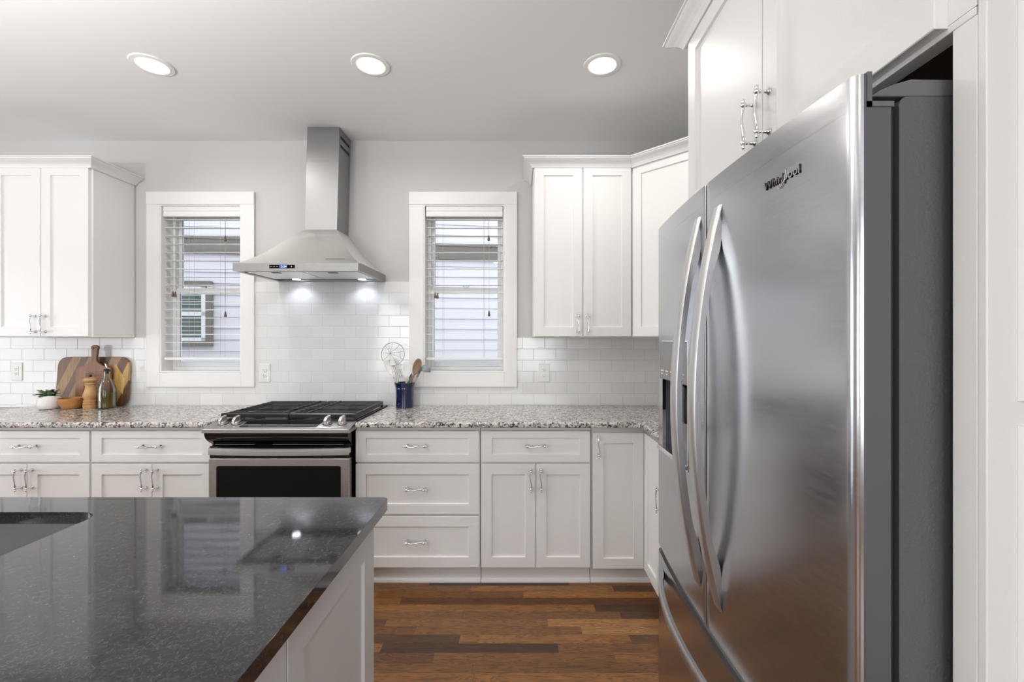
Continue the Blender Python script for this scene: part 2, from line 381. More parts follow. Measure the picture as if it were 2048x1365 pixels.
def obj(name, bm, mat, parent=None, bevel=0, smooth=False, seg=2, loc=None, weld=False):
    if weld: bmesh.ops.remove_doubles(bm, verts=bm.verts, dist=1e-5)
    bmesh.ops.recalc_face_normals(bm, faces=bm.faces)
    me = bpy.data.meshes.new(name); bm.to_mesh(me); bm.free()
    for m_ in (mat if isinstance(mat, (list, tuple)) else [mat]): me.materials.append(m_)
    o = bpy.data.objects.new(name, me); COL.objects.link(o)
    if parent: o.parent = parent
    if loc: o.location = loc
    if bevel:
        md = o.modifiers.new('bevel', 'BEVEL'); md.width = bevel; md.segments = seg; md.limit_method = 'ANGLE'; md.angle_limit = math.radians(35); md.harden_normals = False
    if smooth:
        for p in me.polygons: p.use_smooth = True
        if smooth != 'all':
            me.set_sharp_from_angle(angle=math.radians(38))
    return o
def boxobj(name, b_, mat, parent=None, bevel=0, **kw):
    bm = BM(); box(bm, *b_); return obj(name, bm, mat, parent, bevel, **kw)
def tag(o, label, cat, group=None):
    o['label'] = label; o['category'] = cat
    if group: o['group'] = group
    return o
def thing(name, label, cat, loc=(0, 0, 0), rotz=0, group=None):
    o = bpy.data.objects.new(name, None); COL.objects.link(o); o.empty_display_size = .1
    o.location = loc; o.rotation_euler = (0, 0, rotz)
    return tag(o, label, cat, group)
def struct(name, bm, mat, parent=None, **kw):
    o = obj(name, bm, mat, parent, **kw)
    if not parent: o['kind'] = 'structure'
    return o
def text_obj(name, body, size, depth, mat, parent, loc, rot, shear=0, spacing=1.0, offset=0):
    c = bpy.data.curves.new(name, 'FONT'); c.body = body; c.size = size; c.extrude = depth; c.shear = shear; c.space_character = spacing; c.offset = offset
    c.align_x = 'CENTER'; c.align_y = 'CENTER'
    t = bpy.data.objects.new(name+'_tmp', c); COL.objects.link(t)
    dg = bpy.context.evaluated_depsgraph_get(); me = bpy.data.meshes.new_from_object(t.evaluated_get(dg))
    bpy.data.objects.remove(t)
    me.materials.clear(); me.materials.append(mat)
    o = bpy.data.objects.new(name, me); COL.objects.link(o); o.parent = parent; o.location = loc; o.rotation_euler = rot
    return o

# ------------------------------------------------------------------ room shell
bm = BM(); box(bm, ROOM_X0-.15, ROOM_X1+.15, ROOM_Y0-.15, ROOM_Y1+.15, -.12, 0); struct('floor', bm, oak)
bm = BM(); box(bm, ROOM_X0-.15, ROOM_X1+.15, ROOM_Y0-.15, ROOM_Y1+.15, CEIL, CEIL+.12)
ceiling = struct('ceiling', bm, ceil_paint)
def wall_with_holes(name, mat, a0, a1, z0, z1, t0, t1, holes, axis):
    """wall slab spanning a (x or y), thickness t; holes [(a0,a1,z0,z1)] share z range order"""
    bm = BM()
    def bx(p0, p1, q0, q1):
        if p1-p0 < 1e-4 or q1-q0 < 1e-4: return
        if axis == 'X': box(bm, p0, p1, t0, t1, q0, q1)
        else: box(bm, t0, t1, p0, p1, q0, q1)
    cur = a0
    for h in sorted(holes):
        bx(cur, h[0], z0, z1); bx(h[0], h[1], z0, h[2]); bx(h[0], h[1], h[3], z1); cur = h[1]
    bx(cur, a1, z0, z1)
    return struct(name, bm, mat, weld=False)
WL = (-2.457, -1.901, 1.140, 2.287); WR = (-.655, -.102, 1.140, 2.287)
wall_with_holes('wall_back', wall_paint, ROOM_X0-.15, ROOM_X1+.15, 0, CEIL, ROOM_Y1, ROOM_Y1+.15, [WL, WR], 'X')
boxr = BM(); box(boxr, ROOM_X1, ROOM_X1+.15, ROOM_Y0, ROOM_Y1, 0, CEIL); struct('wall_right', boxr, wall_paint)
wall_with_holes('wall_left', rear_wall_paint, ROOM_Y0, ROOM_Y1, 0, CEIL, ROOM_X0-.15, ROOM_X0, [(-.3, 1.9, .6, 2.3)], 'Y')
wall_with_holes('wall_front', rear_wall_paint, ROOM_X0-.15, ROOM_X1+.15, 0, CEIL, ROOM_Y0-.15, ROOM_Y0, [(-3.03, -2.07, .6, 2.3), (-.35, 1.0, .6, 2.3)], 'X')
# tile backsplash, in the panels the photo shows, flush in front of the wall plane
TF, TB = 3.043, 3.0502
bm = BM()
casL = (-2.549, -1.812); casR = (-.754, -.017)
box(bm, ROOM_X0, casL[0]+.005, TF, TB, .90, 1.38)
box(bm, casL[0]+.005, casL[1]-.005, TF, TB, .90, 1.05)
box(bm, casL[1]-.005, casR[0]+.005, TF, TB, .90, 1.761)
box(bm, casR[0]+.005, casR[1]-.005, TF, TB, .90, 1.05)
box(bm, casR[1]-.005, ROOM_X1, TF, TB, .90, 1.38)
struct('wall_backsplash', bm, tile)
bm = BM(); box(bm, ROOM_X0, ROOM_X0+.012, ROOM_Y0, ROOM_Y1, 0, .12); struct('baseboard_left', bm, trim_paint)
bm = BM(); box(bm, ROOM_X0+.012, ROOM_X1, ROOM_Y0, ROOM_Y0+.012, 0, .12); struct('baseboard_front', bm, trim_paint)

# ------------------------------------------------------------------ kitchen windows
def kitchen_window(n, op, cas, grid=False):
    x0, x1, z0, z1 = op
    root = bpy.data.objects.new('window_%d' % n, None); COL.objects.link(root); root['kind'] = 'structure'
    bm = BM(); cy0, cy1 = 3.030, 3.050
    c0, c1 = cas; zt, zb = 2.374, 1.040
    box(bm, c0, c1, cy0-.003, cy1, z1+.0, zt)                       # head casing
    box(bm, c0, x0-.0, cy0, cy1, zb, z1); box(bm, x1, c1, cy0, cy1, zb, z1)
    obj('casing', bm, trim_paint, root, bevel=.0025)
    bm = BM(); box(bm, x0, x1, cy0, cy1, zb, z0-.002); obj('apron', bm, trim_paint, root, bevel=.0025)
    bm = BM(); t = .008                                              # jamb liner
    box(bm, x0-.001, x0+t, 3.034, 3.19, z0, z1); box(bm, x1-t, x1+.001, 3.034, 3.19, z0, z1)
    box(bm, x0+t, x1-t, 3.034, 3.19, z1-t, z1+.001); box(bm, x0+t, x1-t, 3.034, 3.19, z0-.001, z0+t)
    obj('jamb', bm, trim_paint, root)
    a, b2 = x0+t, x1-t; fz0, fz1 = z0+t, z1-t
    bm = BM(); fw = .024                                             # vinyl outer frame
    box(bm, a, a+fw, 3.135, 3.185, fz0, fz1); box(bm, b2-fw, b2, 3.135, 3.185, fz0, fz1)
    box(bm, a+fw, b2-fw, 3.135, 3.185, fz1-fw, fz1); box(bm, a+fw, b2-fw, 3.135, 3.185, fz0, fz0+fw)
    obj('frame', bm, vinyl, root, bevel=.002)
    a += fw; b2 -= fw; fz0 += fw; fz1 -= fw; mid = 1.705; sw = .022
    for nm, yy0, q0, q1 in (('sash', 3.163, mid-.018, fz1), ('sash', 3.140, fz0, mid+.022)):
        bm = BM(); th = .02
        box(bm, a, a+sw, yy0, yy0+th, q0, q1); box(bm, b2-sw, b2, yy0, yy0+th, q0, q1)
        box(bm, a+sw, b2-sw, yy0, yy0+th, q1-.032, q1); box(bm, a+sw, b2-sw, yy0, yy0+th, q0, q0+.034)
        s_ = obj(nm, bm, vinyl, root, bevel=.002)
        bm = BM(); box(bm, a+sw, b2-sw, yy0+.008, yy0+.012, q0+.034, q1-.032); obj('pane', bm, glass, s_)
    bm = BM(); cx = (a+b2)/2
    box(bm, cx-.022, cx+.022, 3.128, 3.14, mid+.022, mid+.030)
    tube(bm, [(cx-.02, 3.128, mid+.032), (cx, 3.122, mid+.040), (cx+.026, 3.126, mid+.033)], .004)
    obj('sash_lock', bm, vinyl, root)
    return root
kitchen_window(1, WL, casL)
kitchen_window(2, WR, casR)
def rear_window(n, a0, a1, z0, z1, axis, t):  # unseen windows, positioned for their light and reflections
    root = bpy.data.objects.new('window_%d' % n, None); COL.objects.link(root); root['kind'] = 'structure'
    bm = BM()
    def bx(p0, p1, q0, q1, y0, y1):
        if axis == 'X': box(bm, p0, p1, y0, y1, q0, q1)
        else: box(bm, y0, y1, p0, p1, q0, q1)
    for p in ((a0-.09, a0, z0-.09, z1+.09), (a1, a1+.09, z0-.09, z1+.09), (a0, a1, z1, z1+.09), (a0, a1, z0-.09, z0)):
        bx(*p, t, t+.014) 
    obj('casing', bm, trim_paint, root)
    return root
rear_window(3, -3.03, -2.07, .6, 2.3, 'X', ROOM_Y0)
rear_window(4, -.35, 1.0, .6, 2.3, 'X', ROOM_Y0)
rear_window(5, -.3, 1.9, .6, 2.3, 'Y', ROOM_X0)

# ------------------------------------------------------------------ venetian blinds
def blind(op, label, tilt, cords, tassels, ladders):
    x0, x1, z0, z1 = op
    x0 += .012; x1 -= .012
    t = thing('window_blind', label, 'blind', ((x0+x1)/2, 3.075, z1-.01), 0, 'white blinds in the kitchen windows')
    X, Y, Z = t.location
    hw = (x1-x0)/2
    bm = BM(); prof = [(-.032, 0), (-.032, -.028), (-.028, -.034), (-.028, -.044), (-.032, -.050), (-.032, -.066), (-.026, -.070), (-.020, -.070), (-.020, 0)]
    prism(bm, [(p[0], p[1]) for p in prof], -hw+.002, hw-.002, 'X'); obj('valance', bm, blind_mat, t)
    bm = BM(); box(bm, -hw+.01, hw-.01, -.019, .03, -.045, -.002); obj('head_rail', bm, blind_mat, t)
    bm = BM(); n = 17; top = -.085; sp_ = .0566
    for i in range(n):
        zc = top-sp_*i; c = .018; dz = math.sin(tilt)*c
        pts = [(-c, zc-dz-.0012), (0, zc+.0006), (c, zc+dz-.0012), (c, zc+dz+.0012), (0, zc+.003), (-c, zc-dz+.0012)]
        prism(bm, pts, -hw+.004, hw-.004, 'X')
    obj('slat_panel', bm, blind_mat, t)
    zb = top-sp_*n+.012
    bm = BM(); box(bm, -hw+.004, hw-.004, -.025, .025, zb-.018, zb-.002); obj('bottom_rail', bm, blind_mat, t, bevel=.003)
    bm = BM()
    for lx in ladders:
        for yy in (-.0245, .0245): tube(bm, [(lx-X, yy, -.05), (lx-X, yy, zb-.002)], .0008, 5)
    obj('ladder_cord', bm, cord_mat, t)
    for cx, zend in tassels:
        bm = BM(); tube(bm, [(cx-X, -.030, -.07), (cx-X, -.031, zend-Z+.02)], .0010, 5); c_ = obj('pull_cord', bm, cord_mat, t)
        bm = BM(); lathe(bm, [(.002, .022), (.005, .016), (.0055, .008), (.009, -.008), (.008, -.016), (.002, -.018)], (cx-X, -.031, zend-Z), 12)
        obj('tassel', bm, tassel_mat, c_, smooth=True)
    return t
blind(WL, 'white slatted blind in the window left of the range hood', .0,
      None, [(-2.376, 1.675), (-2.360, 1.672), (-2.017, 2.055), (-2.016, 1.535)], [-2.27, -2.055])
blind(WR, 'white slatted blind in the window right of the range hood', .0,
      None, [(-.578, 1.665), (-.562, 1.662), (-.211, 2.058), (-.209, 1.540)], [-.527, -.246])

# ------------------------------------------------------------------ outside
ang = math.atan(.15)
h = thing('neighbour_house', 'pale lavender lap sided house with taupe trim seen through both windows', 'house', (-3.54, 5.05, 0), ang)
bm = BM(); ex = .128
prof_pts = [(0, -.3)]
z = -.3
while z < 5.2:
    prof_pts += [(-.016, z), (0, z+ex)]; z += ex
prof_pts += [(.15, z), (.15, -.3)]
prism(bm, prof_pts, -4, 9, 'X'); obj('siding_wall', bm, siding_mat, h)
bm = BM(); box(bm, -3.9, 8.9, -.05, -.005, 2.34, 2.50); box(bm, -3.9, 8.9, -.065, -.005, 2.50, 2.53); obj('band_board', bm, siding_trim, h)
bm = BM(); # neighbour's window
wx0, wx1, wz0, wz1 = -.86, .06, 1.285, 2.02
for p in ((wx0, wx0+.06, wz0, wz1), (wx1-.06, wx1, wz0, wz1), (wx0+.06, wx1-.06, wz1-.06, wz1), (wx0+.06, wx1-.06, wz0, wz0+.06)): box(bm, p[0], p[1], -.06, -.01, p[2], p[3])
wnd = obj('window', bm, siding_trim, h)
bm = BM()
gx0, gx1, gz0, gz1 = wx0+.06, wx1-.06, wz0+.06, wz1-.06
for p in ((gx0, gx0+.045, gz0, gz1), (gx1-.045, gx1, gz0, gz1), (gx0, gx1, gz1-.04, gz1), (gx0, gx1, gz0, gz0+.04), (gx0, gx1, 1.63, 1.675)): box(bm, p[0], p[1], -.055, -.01, p[2], p[3])
obj('sash', bm, vinyl, wnd)
bm = BM(); box(bm, gx0, gx1, -.03, -.02, gz0, gz1); obj('pane', bm, simple('neighbour_glass', (.10, .14, .13), .1), wnd)
bm = BM()
for i in range(12): box(bm, gx0+.05, gx1-.05, -.036, -.031, gz0+.06+i*.05, gz0+.072+i*.05)
obj('blind', bm, simple('neighbour_blind', (.35, .40, .38), .6), wnd)
bm = BM(); box(bm, -12, 10, 3.21, 12, -.4, -.3); g_ = struct('ground', bm, dirt); 

# ------------------------------------------------------------------ handles
bmh = BM()
def pull_mesh():
    bm = BM(); L = .048
    n = 24; pts = []; rs = []
    for i in range(n+1):
        t = -1+2*i/n; x = t*L
        pts.append((x, -.030-.004*math.cos(t*PI/2), .0035*math.sin(t*PI*1.0)-.001))
        rs.append(.0033+.0016*math.cos(t*PI/2)*0+.0012*abs(t)**2)
    tube(bm, pts, rs, 10)
    for s in (-1, 1):
        tube(bm, [(s*L, 0, 0), (s*L, -.003, 0), (s*L, -.006, 0), (s*L, -.020, 0), (s*L, -.030, 0)], [.0085, .0085, .0045, .0040, .0055], 12)
        ball(bm, (s*L, -.031, 0), .0075, 12)
        tube(bm, [(s*(L+.004), -.031, 0), (s*(L+.010), -.031, 0), (s*(L+.013), -.031, 0), (s*(L+.016), -.031, 0)], [.0058, .0035, .0048, .0015], 10)
    bmesh.ops.recalc_face_normals(bm, faces=bm.faces)
    me = bpy.data.meshes.new('handle'); bm.to_mesh(me); bm.free(); me.materials.append(chrome)
    for p in me.polygons: p.use_smooth = True
    return me
PULL = pull_mesh()
def pull(parent, x, y, z, vertical=False):
    o = bpy.data.objects.new('handle', PULL); COL.objects.link(o); o.parent = parent; o.location = (x, y, z)
    if vertical: o.rotation_euler = (0, PI/2, 0)
    return o

# ------------------------------------------------------------------ cabinets (built facing -y)
def shaker(bm, x0, x1, z0, z1, y, sl=.057, sr=None, rt=.057, rb=None, t=.020, rec=.009):
    sr = sl if sr is None else sr; rb = rt if rb is None else rb
    e = .0015
    O = [(x0, z0), (x1, z0), (x1, z1), (x0, z1)]; I = [(x0+sl, z0+rb), (x1-sr, z0+rb), (x1-sr, z1-rt), (x0+sl, z1-rt)]
    J = [(x0+sl+e, z0+rb+e), (x1-sr-e, z0+rb+e), (x1-sr-e, z1-rt-e), (x0+sl+e, z1-rt-e)]
    c = .0015
    Oc = [(x0+c, z0+c), (x1-c, z0+c), (x1-c, z1-c), (x0+c, z1-c)]
    V = lambda pts, yy: [bm.verts.new((p[0], yy, p[1])) for p in pts]
    B, A, F, I0, J0 = V(O, y+t), V(O, y+c), V(Oc, y), V(I, y), V(J, y+rec)
    bm.faces.new(B); bm.faces.new(J0)
    for R0, R1 in ((B, A), (A, F), (F, I0), (I0, J0)):
        for i in range(4):
            j = (i+1) % 4; bm.faces.new((R0[i], R0[j], R1[j], R1[i]))
CROWN = [(0, -.052), (.006, -.052), (.010, -.044), (.018, -.034), (.032, -.024), (.048, -.016), (.054, -.012), (.054, -.006), (.062, -.006), (.062, 0), (0, 0)]
def front(root, kind, x0, x1, z0, z1, y, p=None, rails=None, **kw):
    bm = BM(); r = rails or {}
    shaker(bm, x0, x1, z0, z1, y, **r)
    d = obj('door' if kind == 'd' else 'drawer', bm, paint, root)
    if p:
        px, pz = p; pull(d, px, y, pz, kind == 'd')
    return d
DR = dict(sl=.057, rt=.040)      # shallow drawers
# lower cabinets
def base_cab(label, x0, x1, fronts, group='white base cabinets'):
    t = thing('base_cabinet', label, 'cabinet', ((x0+x1)/2, 2.44, 0), 0, group)
    cx = (x0+x1)/2; f = .0
    bm = BM(); box(bm, x0-cx+.001, x1-cx-.001, .0205, .600, .100, .882); obj('body', bm, paint, t, bevel=.001)
    bm = BM(); box(bm, x0-cx+.001, x1-cx-.001, .065, .585, 0, .0995); obj('toe_kick', bm, paint, t)
    bm = BM(); prism(bm, [(.064, 0), (.064, .024), (.058, .022), (.052, .014), (.050, .0)], x0-cx+.001, x1-cx-.001, 'X'); obj('shoe_moulding', bm, trim_paint, t)
    for kd, a, b_, z0, z1, p, r in fronts:
        front(t, kd, a-cx, b_-cx, z0, z1, 0, (p[0]-cx, p[1]) if p else None, r)
    return t
base_cab('white base cabinet at left edge of photo, drawer over two doors', -3.045, -2.360, [
    ('w', -3.040, -2.364, .690, .863, (-2.700, .780), DR),
    ('d', -3.040, -2.709, .110, .679, (-2.738, .600), {}), ('d', -2.706, -2.364, .110, .679, (-2.677, .600), {})])
base_cab('white base cabinet directly left of the range, drawer over two doors', -2.358, -1.684, [
    ('w', -2.354, -1.688, .690, .863, (-2.020, .780), DR),
    ('d', -2.354, -2.022, .110, .679, (-2.052, .600), {}), ('d', -2.019, -1.688, .110, .679, (-1.990, .600), {})])
base_cab('white base cabinet directly right of the range with three stacked drawers', -.9025, -.217, [
    ('w', -.901, -.223, .690, .863, (-.566, .783), DR),
    ('w', -.901, -.223, .402, .680, (-.566, .546), {}), ('w', -.901, -.223, .110, .393, (-.566, .258), {})])
base_cab('white base cabinet under the right window with one drawer over two doors', -.216, .396, [
    ('w', -.209, .388, .690, .863, (.090, .783), DR),
    ('d', -.209, .088, .110, .680, (.062, .598), dict(sl=.055)), ('d', .092, .388, .110, .680, (.118, .598), dict(sl=.055))])
# corner cabinet with folding pair of doors
t = thing('corner_base_cabinet', 'white corner base cabinet with tall narrow doors meeting at the inside corner', 'cabinet', (.70, 2.44, 0))
bm = BM(); prism(bm, [(.398, 2.4605), (.7045, 2.4605), (.7045, 2.160), (1.296, 2.160), (1.296, 3.038), (.398, 3.038)], .100, .882, 'Z')
for v in bm.verts: v.co -= Vector((.70, 2.44, 0))
obj('body', bm, paint, t)
bm = BM(); prism(bm, [(.398, 2.505), (.750, 2.505), (.750, 2.160), (1.29, 2.160), (1.29, 3.03), (.398, 3.03)], 0, .0995, 'Z')
for v in bm.verts: v.co -= Vector((.70, 2.44, 0))
obj('toe_kick', bm, paint, t)
bm = BM(); sweep(bm, [(0, 0), (.014, 0), (.012, .014), (.006, .022), (0, .024)], [(.398, 2.505), (.750, 2.505), (.750, 2.160)], 1)
for v in bm.verts: v.co -= Vector((.70, 2.44, 0))
obj('shoe_moulding', bm, trim_paint, t)
front(t, 'd', .404-.70, .684-.70, .103, .852, 0, (.432-.70, .782), {})
d2 = front(t, 'd', .003, .272, .103, .852, 0, None, {})
d2.rotation_euler = (0, 0, -PI/2); d2.location = (-.016, -.001, 0)
# right run cabinet beside the fridge
t = thing('base_cabinet', 'white base cabinet on the right wall tucked behind the refrigerator', 'cabinet', (.684, 1.885, 0), -PI/2, 'white base cabinets')
bm = BM(); box(bm, -.270, .265, .0205, .610, .100, .882); obj('body', bm, paint, t)
bm = BM(); box(bm, -.270, .265, .065, .605, 0, .0995); obj('toe_kick', bm, paint, t)
front(t, 'w', -.266, .261, .690, .852, 0, (0, .78), DR); front(t, 'd', -.266, .261, .103, .680, 0, (-.23, .60), {})

# upper cabinets
def upper(label, x0, x1, doors, crown_path, side=1, d1=None):
    cx = (x0+x1)/2
    t = thing('upper_cabinet', label, 'cabinet', (cx, 2.725, 1.378), 0, 'white wall cabinets')
    L = lambda bm: [setattr(v, 'co', v.co-Vector((cx, 2.725, 1.378))) for v in bm.verts]
    bm = BM(); box(bm, x0, x1, 2.7455, 3.042, 1.378, 2.45); L(bm); obj('body', bm, paint, t, bevel=.001)
    bm = BM(); sweep(bm, [(o, 2.471+z) for o, z in CROWN], crown_path, side, d1=d1); L(bm); obj('crown_moulding', bm, paint, t)
    for (a, b_, px) in doors:
        front(t, 'd', a-cx, b_-cx, 1.384-1.378, 2.431-1.378, 0, (px-cx, 1.461-1.378), {})
    return t
upper('tall white two-door wall cabinet left of the left window', -3.245, -2.636,
      [(-3.240, -2.941, -2.969), (-2.938, -2.648, -2.910)], [(-3.245, 2.727), (-2.636+.004, 2.727), (-2.636+.004, 3.044)])
# right pair: crown turns onto the diagonal corner unit
CRX = .692
upper('tall white two-door wall cabinet right of the right window', .086, CRX,
      [(.092, .387, .360), (.392, .686, .419)], [(.082, 3.044), (.082, 2.727), (CRX-.002, 2.727)], d1=(.28, -.28))
# diagonal unit
t = thing('corner_upper_cabinet', 'white diagonal corner wall cabinet half hidden by the refrigerator', 'cabinet', (CRX, 2.725, 1.378))
bm = BM(); prism(bm, [(CRX+.001, 2.752), (.990, 2.455), (1.296, 2.455), (1.296, 3.042), (CRX+.001, 3.042)], 1.378, 2.45, 'Z')
for v in bm.verts: v.co -= Vector((CRX, 2.725, 1.378))
obj('body', bm, paint, t)
bm = BM(); sweep(bm, [(o, 2.471+z) for o, z in CROWN], [(CRX-.001, 2.7265), (.972, 2.447), (1.296, 2.447)], 1, d0=(1, 0))
# mitre the first end to meet its neighbour
for v in bm.verts: v.co -= Vector((CRX, 2.725, 1.378))
obj('crown_moulding', bm, paint, t)
L_ = math.hypot(.298, .297)
d = front(t, 'd', .006, L_-.006, .006, 1.053, 0, None, {})
d.rotation_euler = (0, 0, -PI/4); d.location = (-.0005, .0095, 0)
pull(d, L_-.034, 0, .083, True)

# over-fridge cabinet (faces -x): local x runs towards the camera
EX = .618
Y0_, Y1_ = .599, 1.608
t = thing('over_fridge_cabinet', 'deep white two-door cabinet above the stainless refrigerator', 'cabinet', (EX, Y1_, 1.806), -PI/2)
Lw = Y1_-Y0_
bm = BM(); box(bm, .001, Lw-.001, 0, .676, .012, 2.45-1.806)
obj('body', bm, paint, t)
bm = BM(); box(bm, .002, Lw-.002, 0, .030, 0, .0118); box(bm, .001, .02, .0305, .67, 0, .0118); box(bm, Lw-.02, Lw-.001, .0305, .67, 0, .0118); obj('face_rail', bm, paint, t, bevel=.0015)
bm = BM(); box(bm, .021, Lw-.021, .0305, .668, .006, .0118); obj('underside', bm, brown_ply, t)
sw_ = dict(sl=.060, rt=.058)
front(t, 'd', Y1_-1.575, Y1_-1.096, .008, 2.415-1.806, -.020, (Y1_-1.125, .105), sw_)
front(t, 'd', Y1_-1.092, Y1_-.640, .008, 2.415-1.806, -.020, (Y1_-1.062, .105), sw_)
bm = BM(); sweep(bm, [(o, 2.471-1.806+z) for o, z in CROWN], [(0-.001, .676), (0-.001, -.018), (Lw-.001, -.018)], 1); obj('crown_moulding', bm, paint, t)

# fridge enclosure side panels
bm = BM(); box(bm, EX, 1.297, 1.592, Y1_, 0, 1.805)
tag(obj('refrigerator_side_panel', bm, paint, None, bevel=.001), 'white side panel standing between refrigerator and right-wall counter', 'panel')
pn = thing('refrigerator_end_panel', 'tall white moulded end panel at far right, in front of the refrigerator', 'panel', (EX, .599, 0))
bm = BM(); box(bm, 0, .679, .0, .035, 0, 1.8055); obj('board', bm, paint, pn, bevel=.0015)
bm = BM(); box(bm, 0, .679, -.012, -.0002, 0, CEIL-.002); obj('outer_skin', bm, paint, pn, bevel=.0015)
def raised(bm, x0, x1, z0, z1, y, d=.006, bev=.0045):
    V = lambda pts, yy: [bm.verts.new((p[0], yy, p[1])) for p in pts]
    A = V([(x0, z0), (x1, z0), (x1, z1), (x0, z1)], y); e = bev
    B = V([(x0+e, z0+e*.4), (x1-e, z0+e*.4), (x1-e, z1-e*.4), (x0+e, z1-e*.4)], y-d)
    bm.faces.new(B)
    for i in range(4): j = (i+1) % 4; bm.faces.new((A[i], A[j], B[j], B[i]))
for z0, z1 in ((1.284, 2.6), (.12, 1.252)):
    bm = BM(); raised(bm, .040, .62, z0, z1, -.0122); obj('raised_moulding', bm, paint, pn)

# ------------------------------------------------------------------ countertops
def slab(name, outline, z0, z1, mat, label, cat, bevel=.008, hole=None, seg=3):
    bm = BM()
    def ring(pts, z): return [bm.verts.new((p[0], p[1], z)) for p in pts]
    A0, A1 = ring(outline, z0), ring(outline, z1); n = len(outline)
    for i in range(n): j = (i+1) % n; bm.faces.new((A0[i], A0[j], A1[j], A1[i]))
    if hole:
        B0, B1 = ring(hole, z0), ring(hole, z1); k = len(hole)
        for i in range(k): j = (i+1) % k; bm.faces.new((B0[i], B0[j], B1[j], B1[i]))
        bm.edges.ensure_lookup_table()
        for A, B in ((A0, B0), (A1, B1)):
            es = []
            for R in (A, B):
                for i in range(len(R)):
                    e = bm.edges.get((R[i], R[(i+1) % len(R)])); es.append(e)
            bmesh.ops.triangle_fill(bm, edges=es, use_beauty=True)
    else:
        bm.faces.new(A0[::-1]); bm.faces.new(A1)
    o = obj(name, bm, mat, None, bevel=bevel, seg=seg, smooth=True)
    return tag(o, label, cat)
slab('kitchen_countertop', [(-3.3, 2.405), (-1.692, 2.405), (-1.692, 3.042), (-3.3, 3.042)], .883, .914, granite,
     'speckled granite worktop left of the range, under the left window', 'countertop', bevel=.010)
slab('kitchen_countertop', [(-.893, 2.405), (.615, 2.405), (.640, 2.400), (.650, 2.390), (.655, 2.365), (.655, 1.610), (1.296, 1.610), (1.296, 3.042), (-.893, 3.042)], .883, .914, granite,
     'speckled granite worktop right of the range, turning the corner behind the refrigerator', 'countertop', bevel=.010)

# ------------------------------------------------------------------ island
IX1, IY1 = -.373, 1.270
il = thing('kitchen_island', 'white panelled kitchen island base under the dark stone top', 'island', (-.405, 1.238, 0))
bm = BM(); box(bm, -2.4, -.021, -.98, 0, .10, .882)
# the bay that holds the sink is left open: rebuilt from four blocks
bm.clear()
bx0, bx1 = -1.50, -.63
box(bm, -2.4, bx0, -.98, 0, .10, .882); box(bm, bx1, -.021, -.98, 0, .10, .882)
box(bm, bx0+.0005, bx1-.0005, -.98, -.60, .10, .882); box(bm, bx0+.0005, bx1-.0005, -.04, 0, .10, .882); box(bm, bx0+.0005, bx1-.0005, -.5995, -.0405, .10, .60)
obj('body', bm, paint, il)
bm = BM(); box(bm, -2.38, -.06, -.93, -.05, 0, .0995); obj('toe_kick', bm, paint, il)
# end panels face +x : local shaker turned +90 deg
for a0, a1 in ((-.462, -.002), (-.975, -.466)):
    bm = BM(); shaker(bm, 0, a1-a0, .10, .882, 0, sl=.060, sr=.074, rt=.097, rb=.10, t=.020, rec=.009)
    e = obj('end_panel', bm, paint, il); e.rotation_euler = (0, 0, PI/2); e.location = (0, a0, 0)
corner = []
for i in range(7):
    a = PI/2*i/6; corner.append((IX1-.018+.018*math.cos(a), IY1-.018+.018*math.sin(a)))
outl = [(-2.9, .22), (IX1, .22)] + corner + [(-2.9, IY1)]
SX0, SX1, SY0, SY1 = -1.85, -1.083, .70, 1.160
hole = rrect(SX0, SX1, SY0, SY1, .055, 6)
slab('island_countertop', outl, .883, .914, dark_granite, 'polished dark grey granite island top in the foreground', 'countertop', bevel=.004, hole=hole, seg=2)
sk = BM()
o1 = rrect(SX0-.012, SX1+.012, SY0-.012, SY1+.012, .060, 6); lv = [(o1, .8825)]
o1b = rrect(SX0-.008, SX1+.008, SY0-.008, SY1+.008, .060, 6)
rings = []
for pts, z in ((rrect(SX0-.03, SX1+.03, SY0-.03, SY1+.03, .08, 6), .8822), (o1b, .8822), (rrect(SX0-.004, SX1+.004, SY0-.004, SY1+.004, .058, 6), .70), (rrect(SX0+.03, SX1-.03, SY0+.03, SY1-.03, .05, 6), .665)):
    rings.append([sk.verts.new((p[0], p[1], z)) for p in pts])
for a, b_ in zip(rings, rings[1:]):
    for i in range(len(a)): j = (i+1) % len(a); sk.faces.new((a[i], a[j], b_[j], b_[i]))
sk.faces.new(rings[-1])
s = obj('kitchen_sink', sk, sink_steel, None, smooth=True); md = s.modifiers.new('s', 'SOLIDIFY'); md.thickness = .0012; md.offset = -1
tag(s, 'stainless undermount sink with rounded corner set in the dark island top', 'sink')

# ------------------------------------------------------------------ range
rg = thing('gas_range', 'stainless and black slide-in gas range under the hood', 'range', (-1.2935, 2.385, 0))
def R(bm):
    for v in bm.verts: v.co -= Vector((-1.2935, 2.385, 0))
    return bm
bm = BM(); box(bm, -1.672, -.915, 2.43, 3.040, .02, .895); obj('body', R(bm), black_enamel, rg)
for sx_ in (-1.65, -.94):
    for sy_ in (2.46, 3.0):
        bm = BM(); tube(bm, [(sx_, sy_, 0), (sx_, sy_, .02)], .015, 10); obj('foot', R(bm), black_plastic, rg)
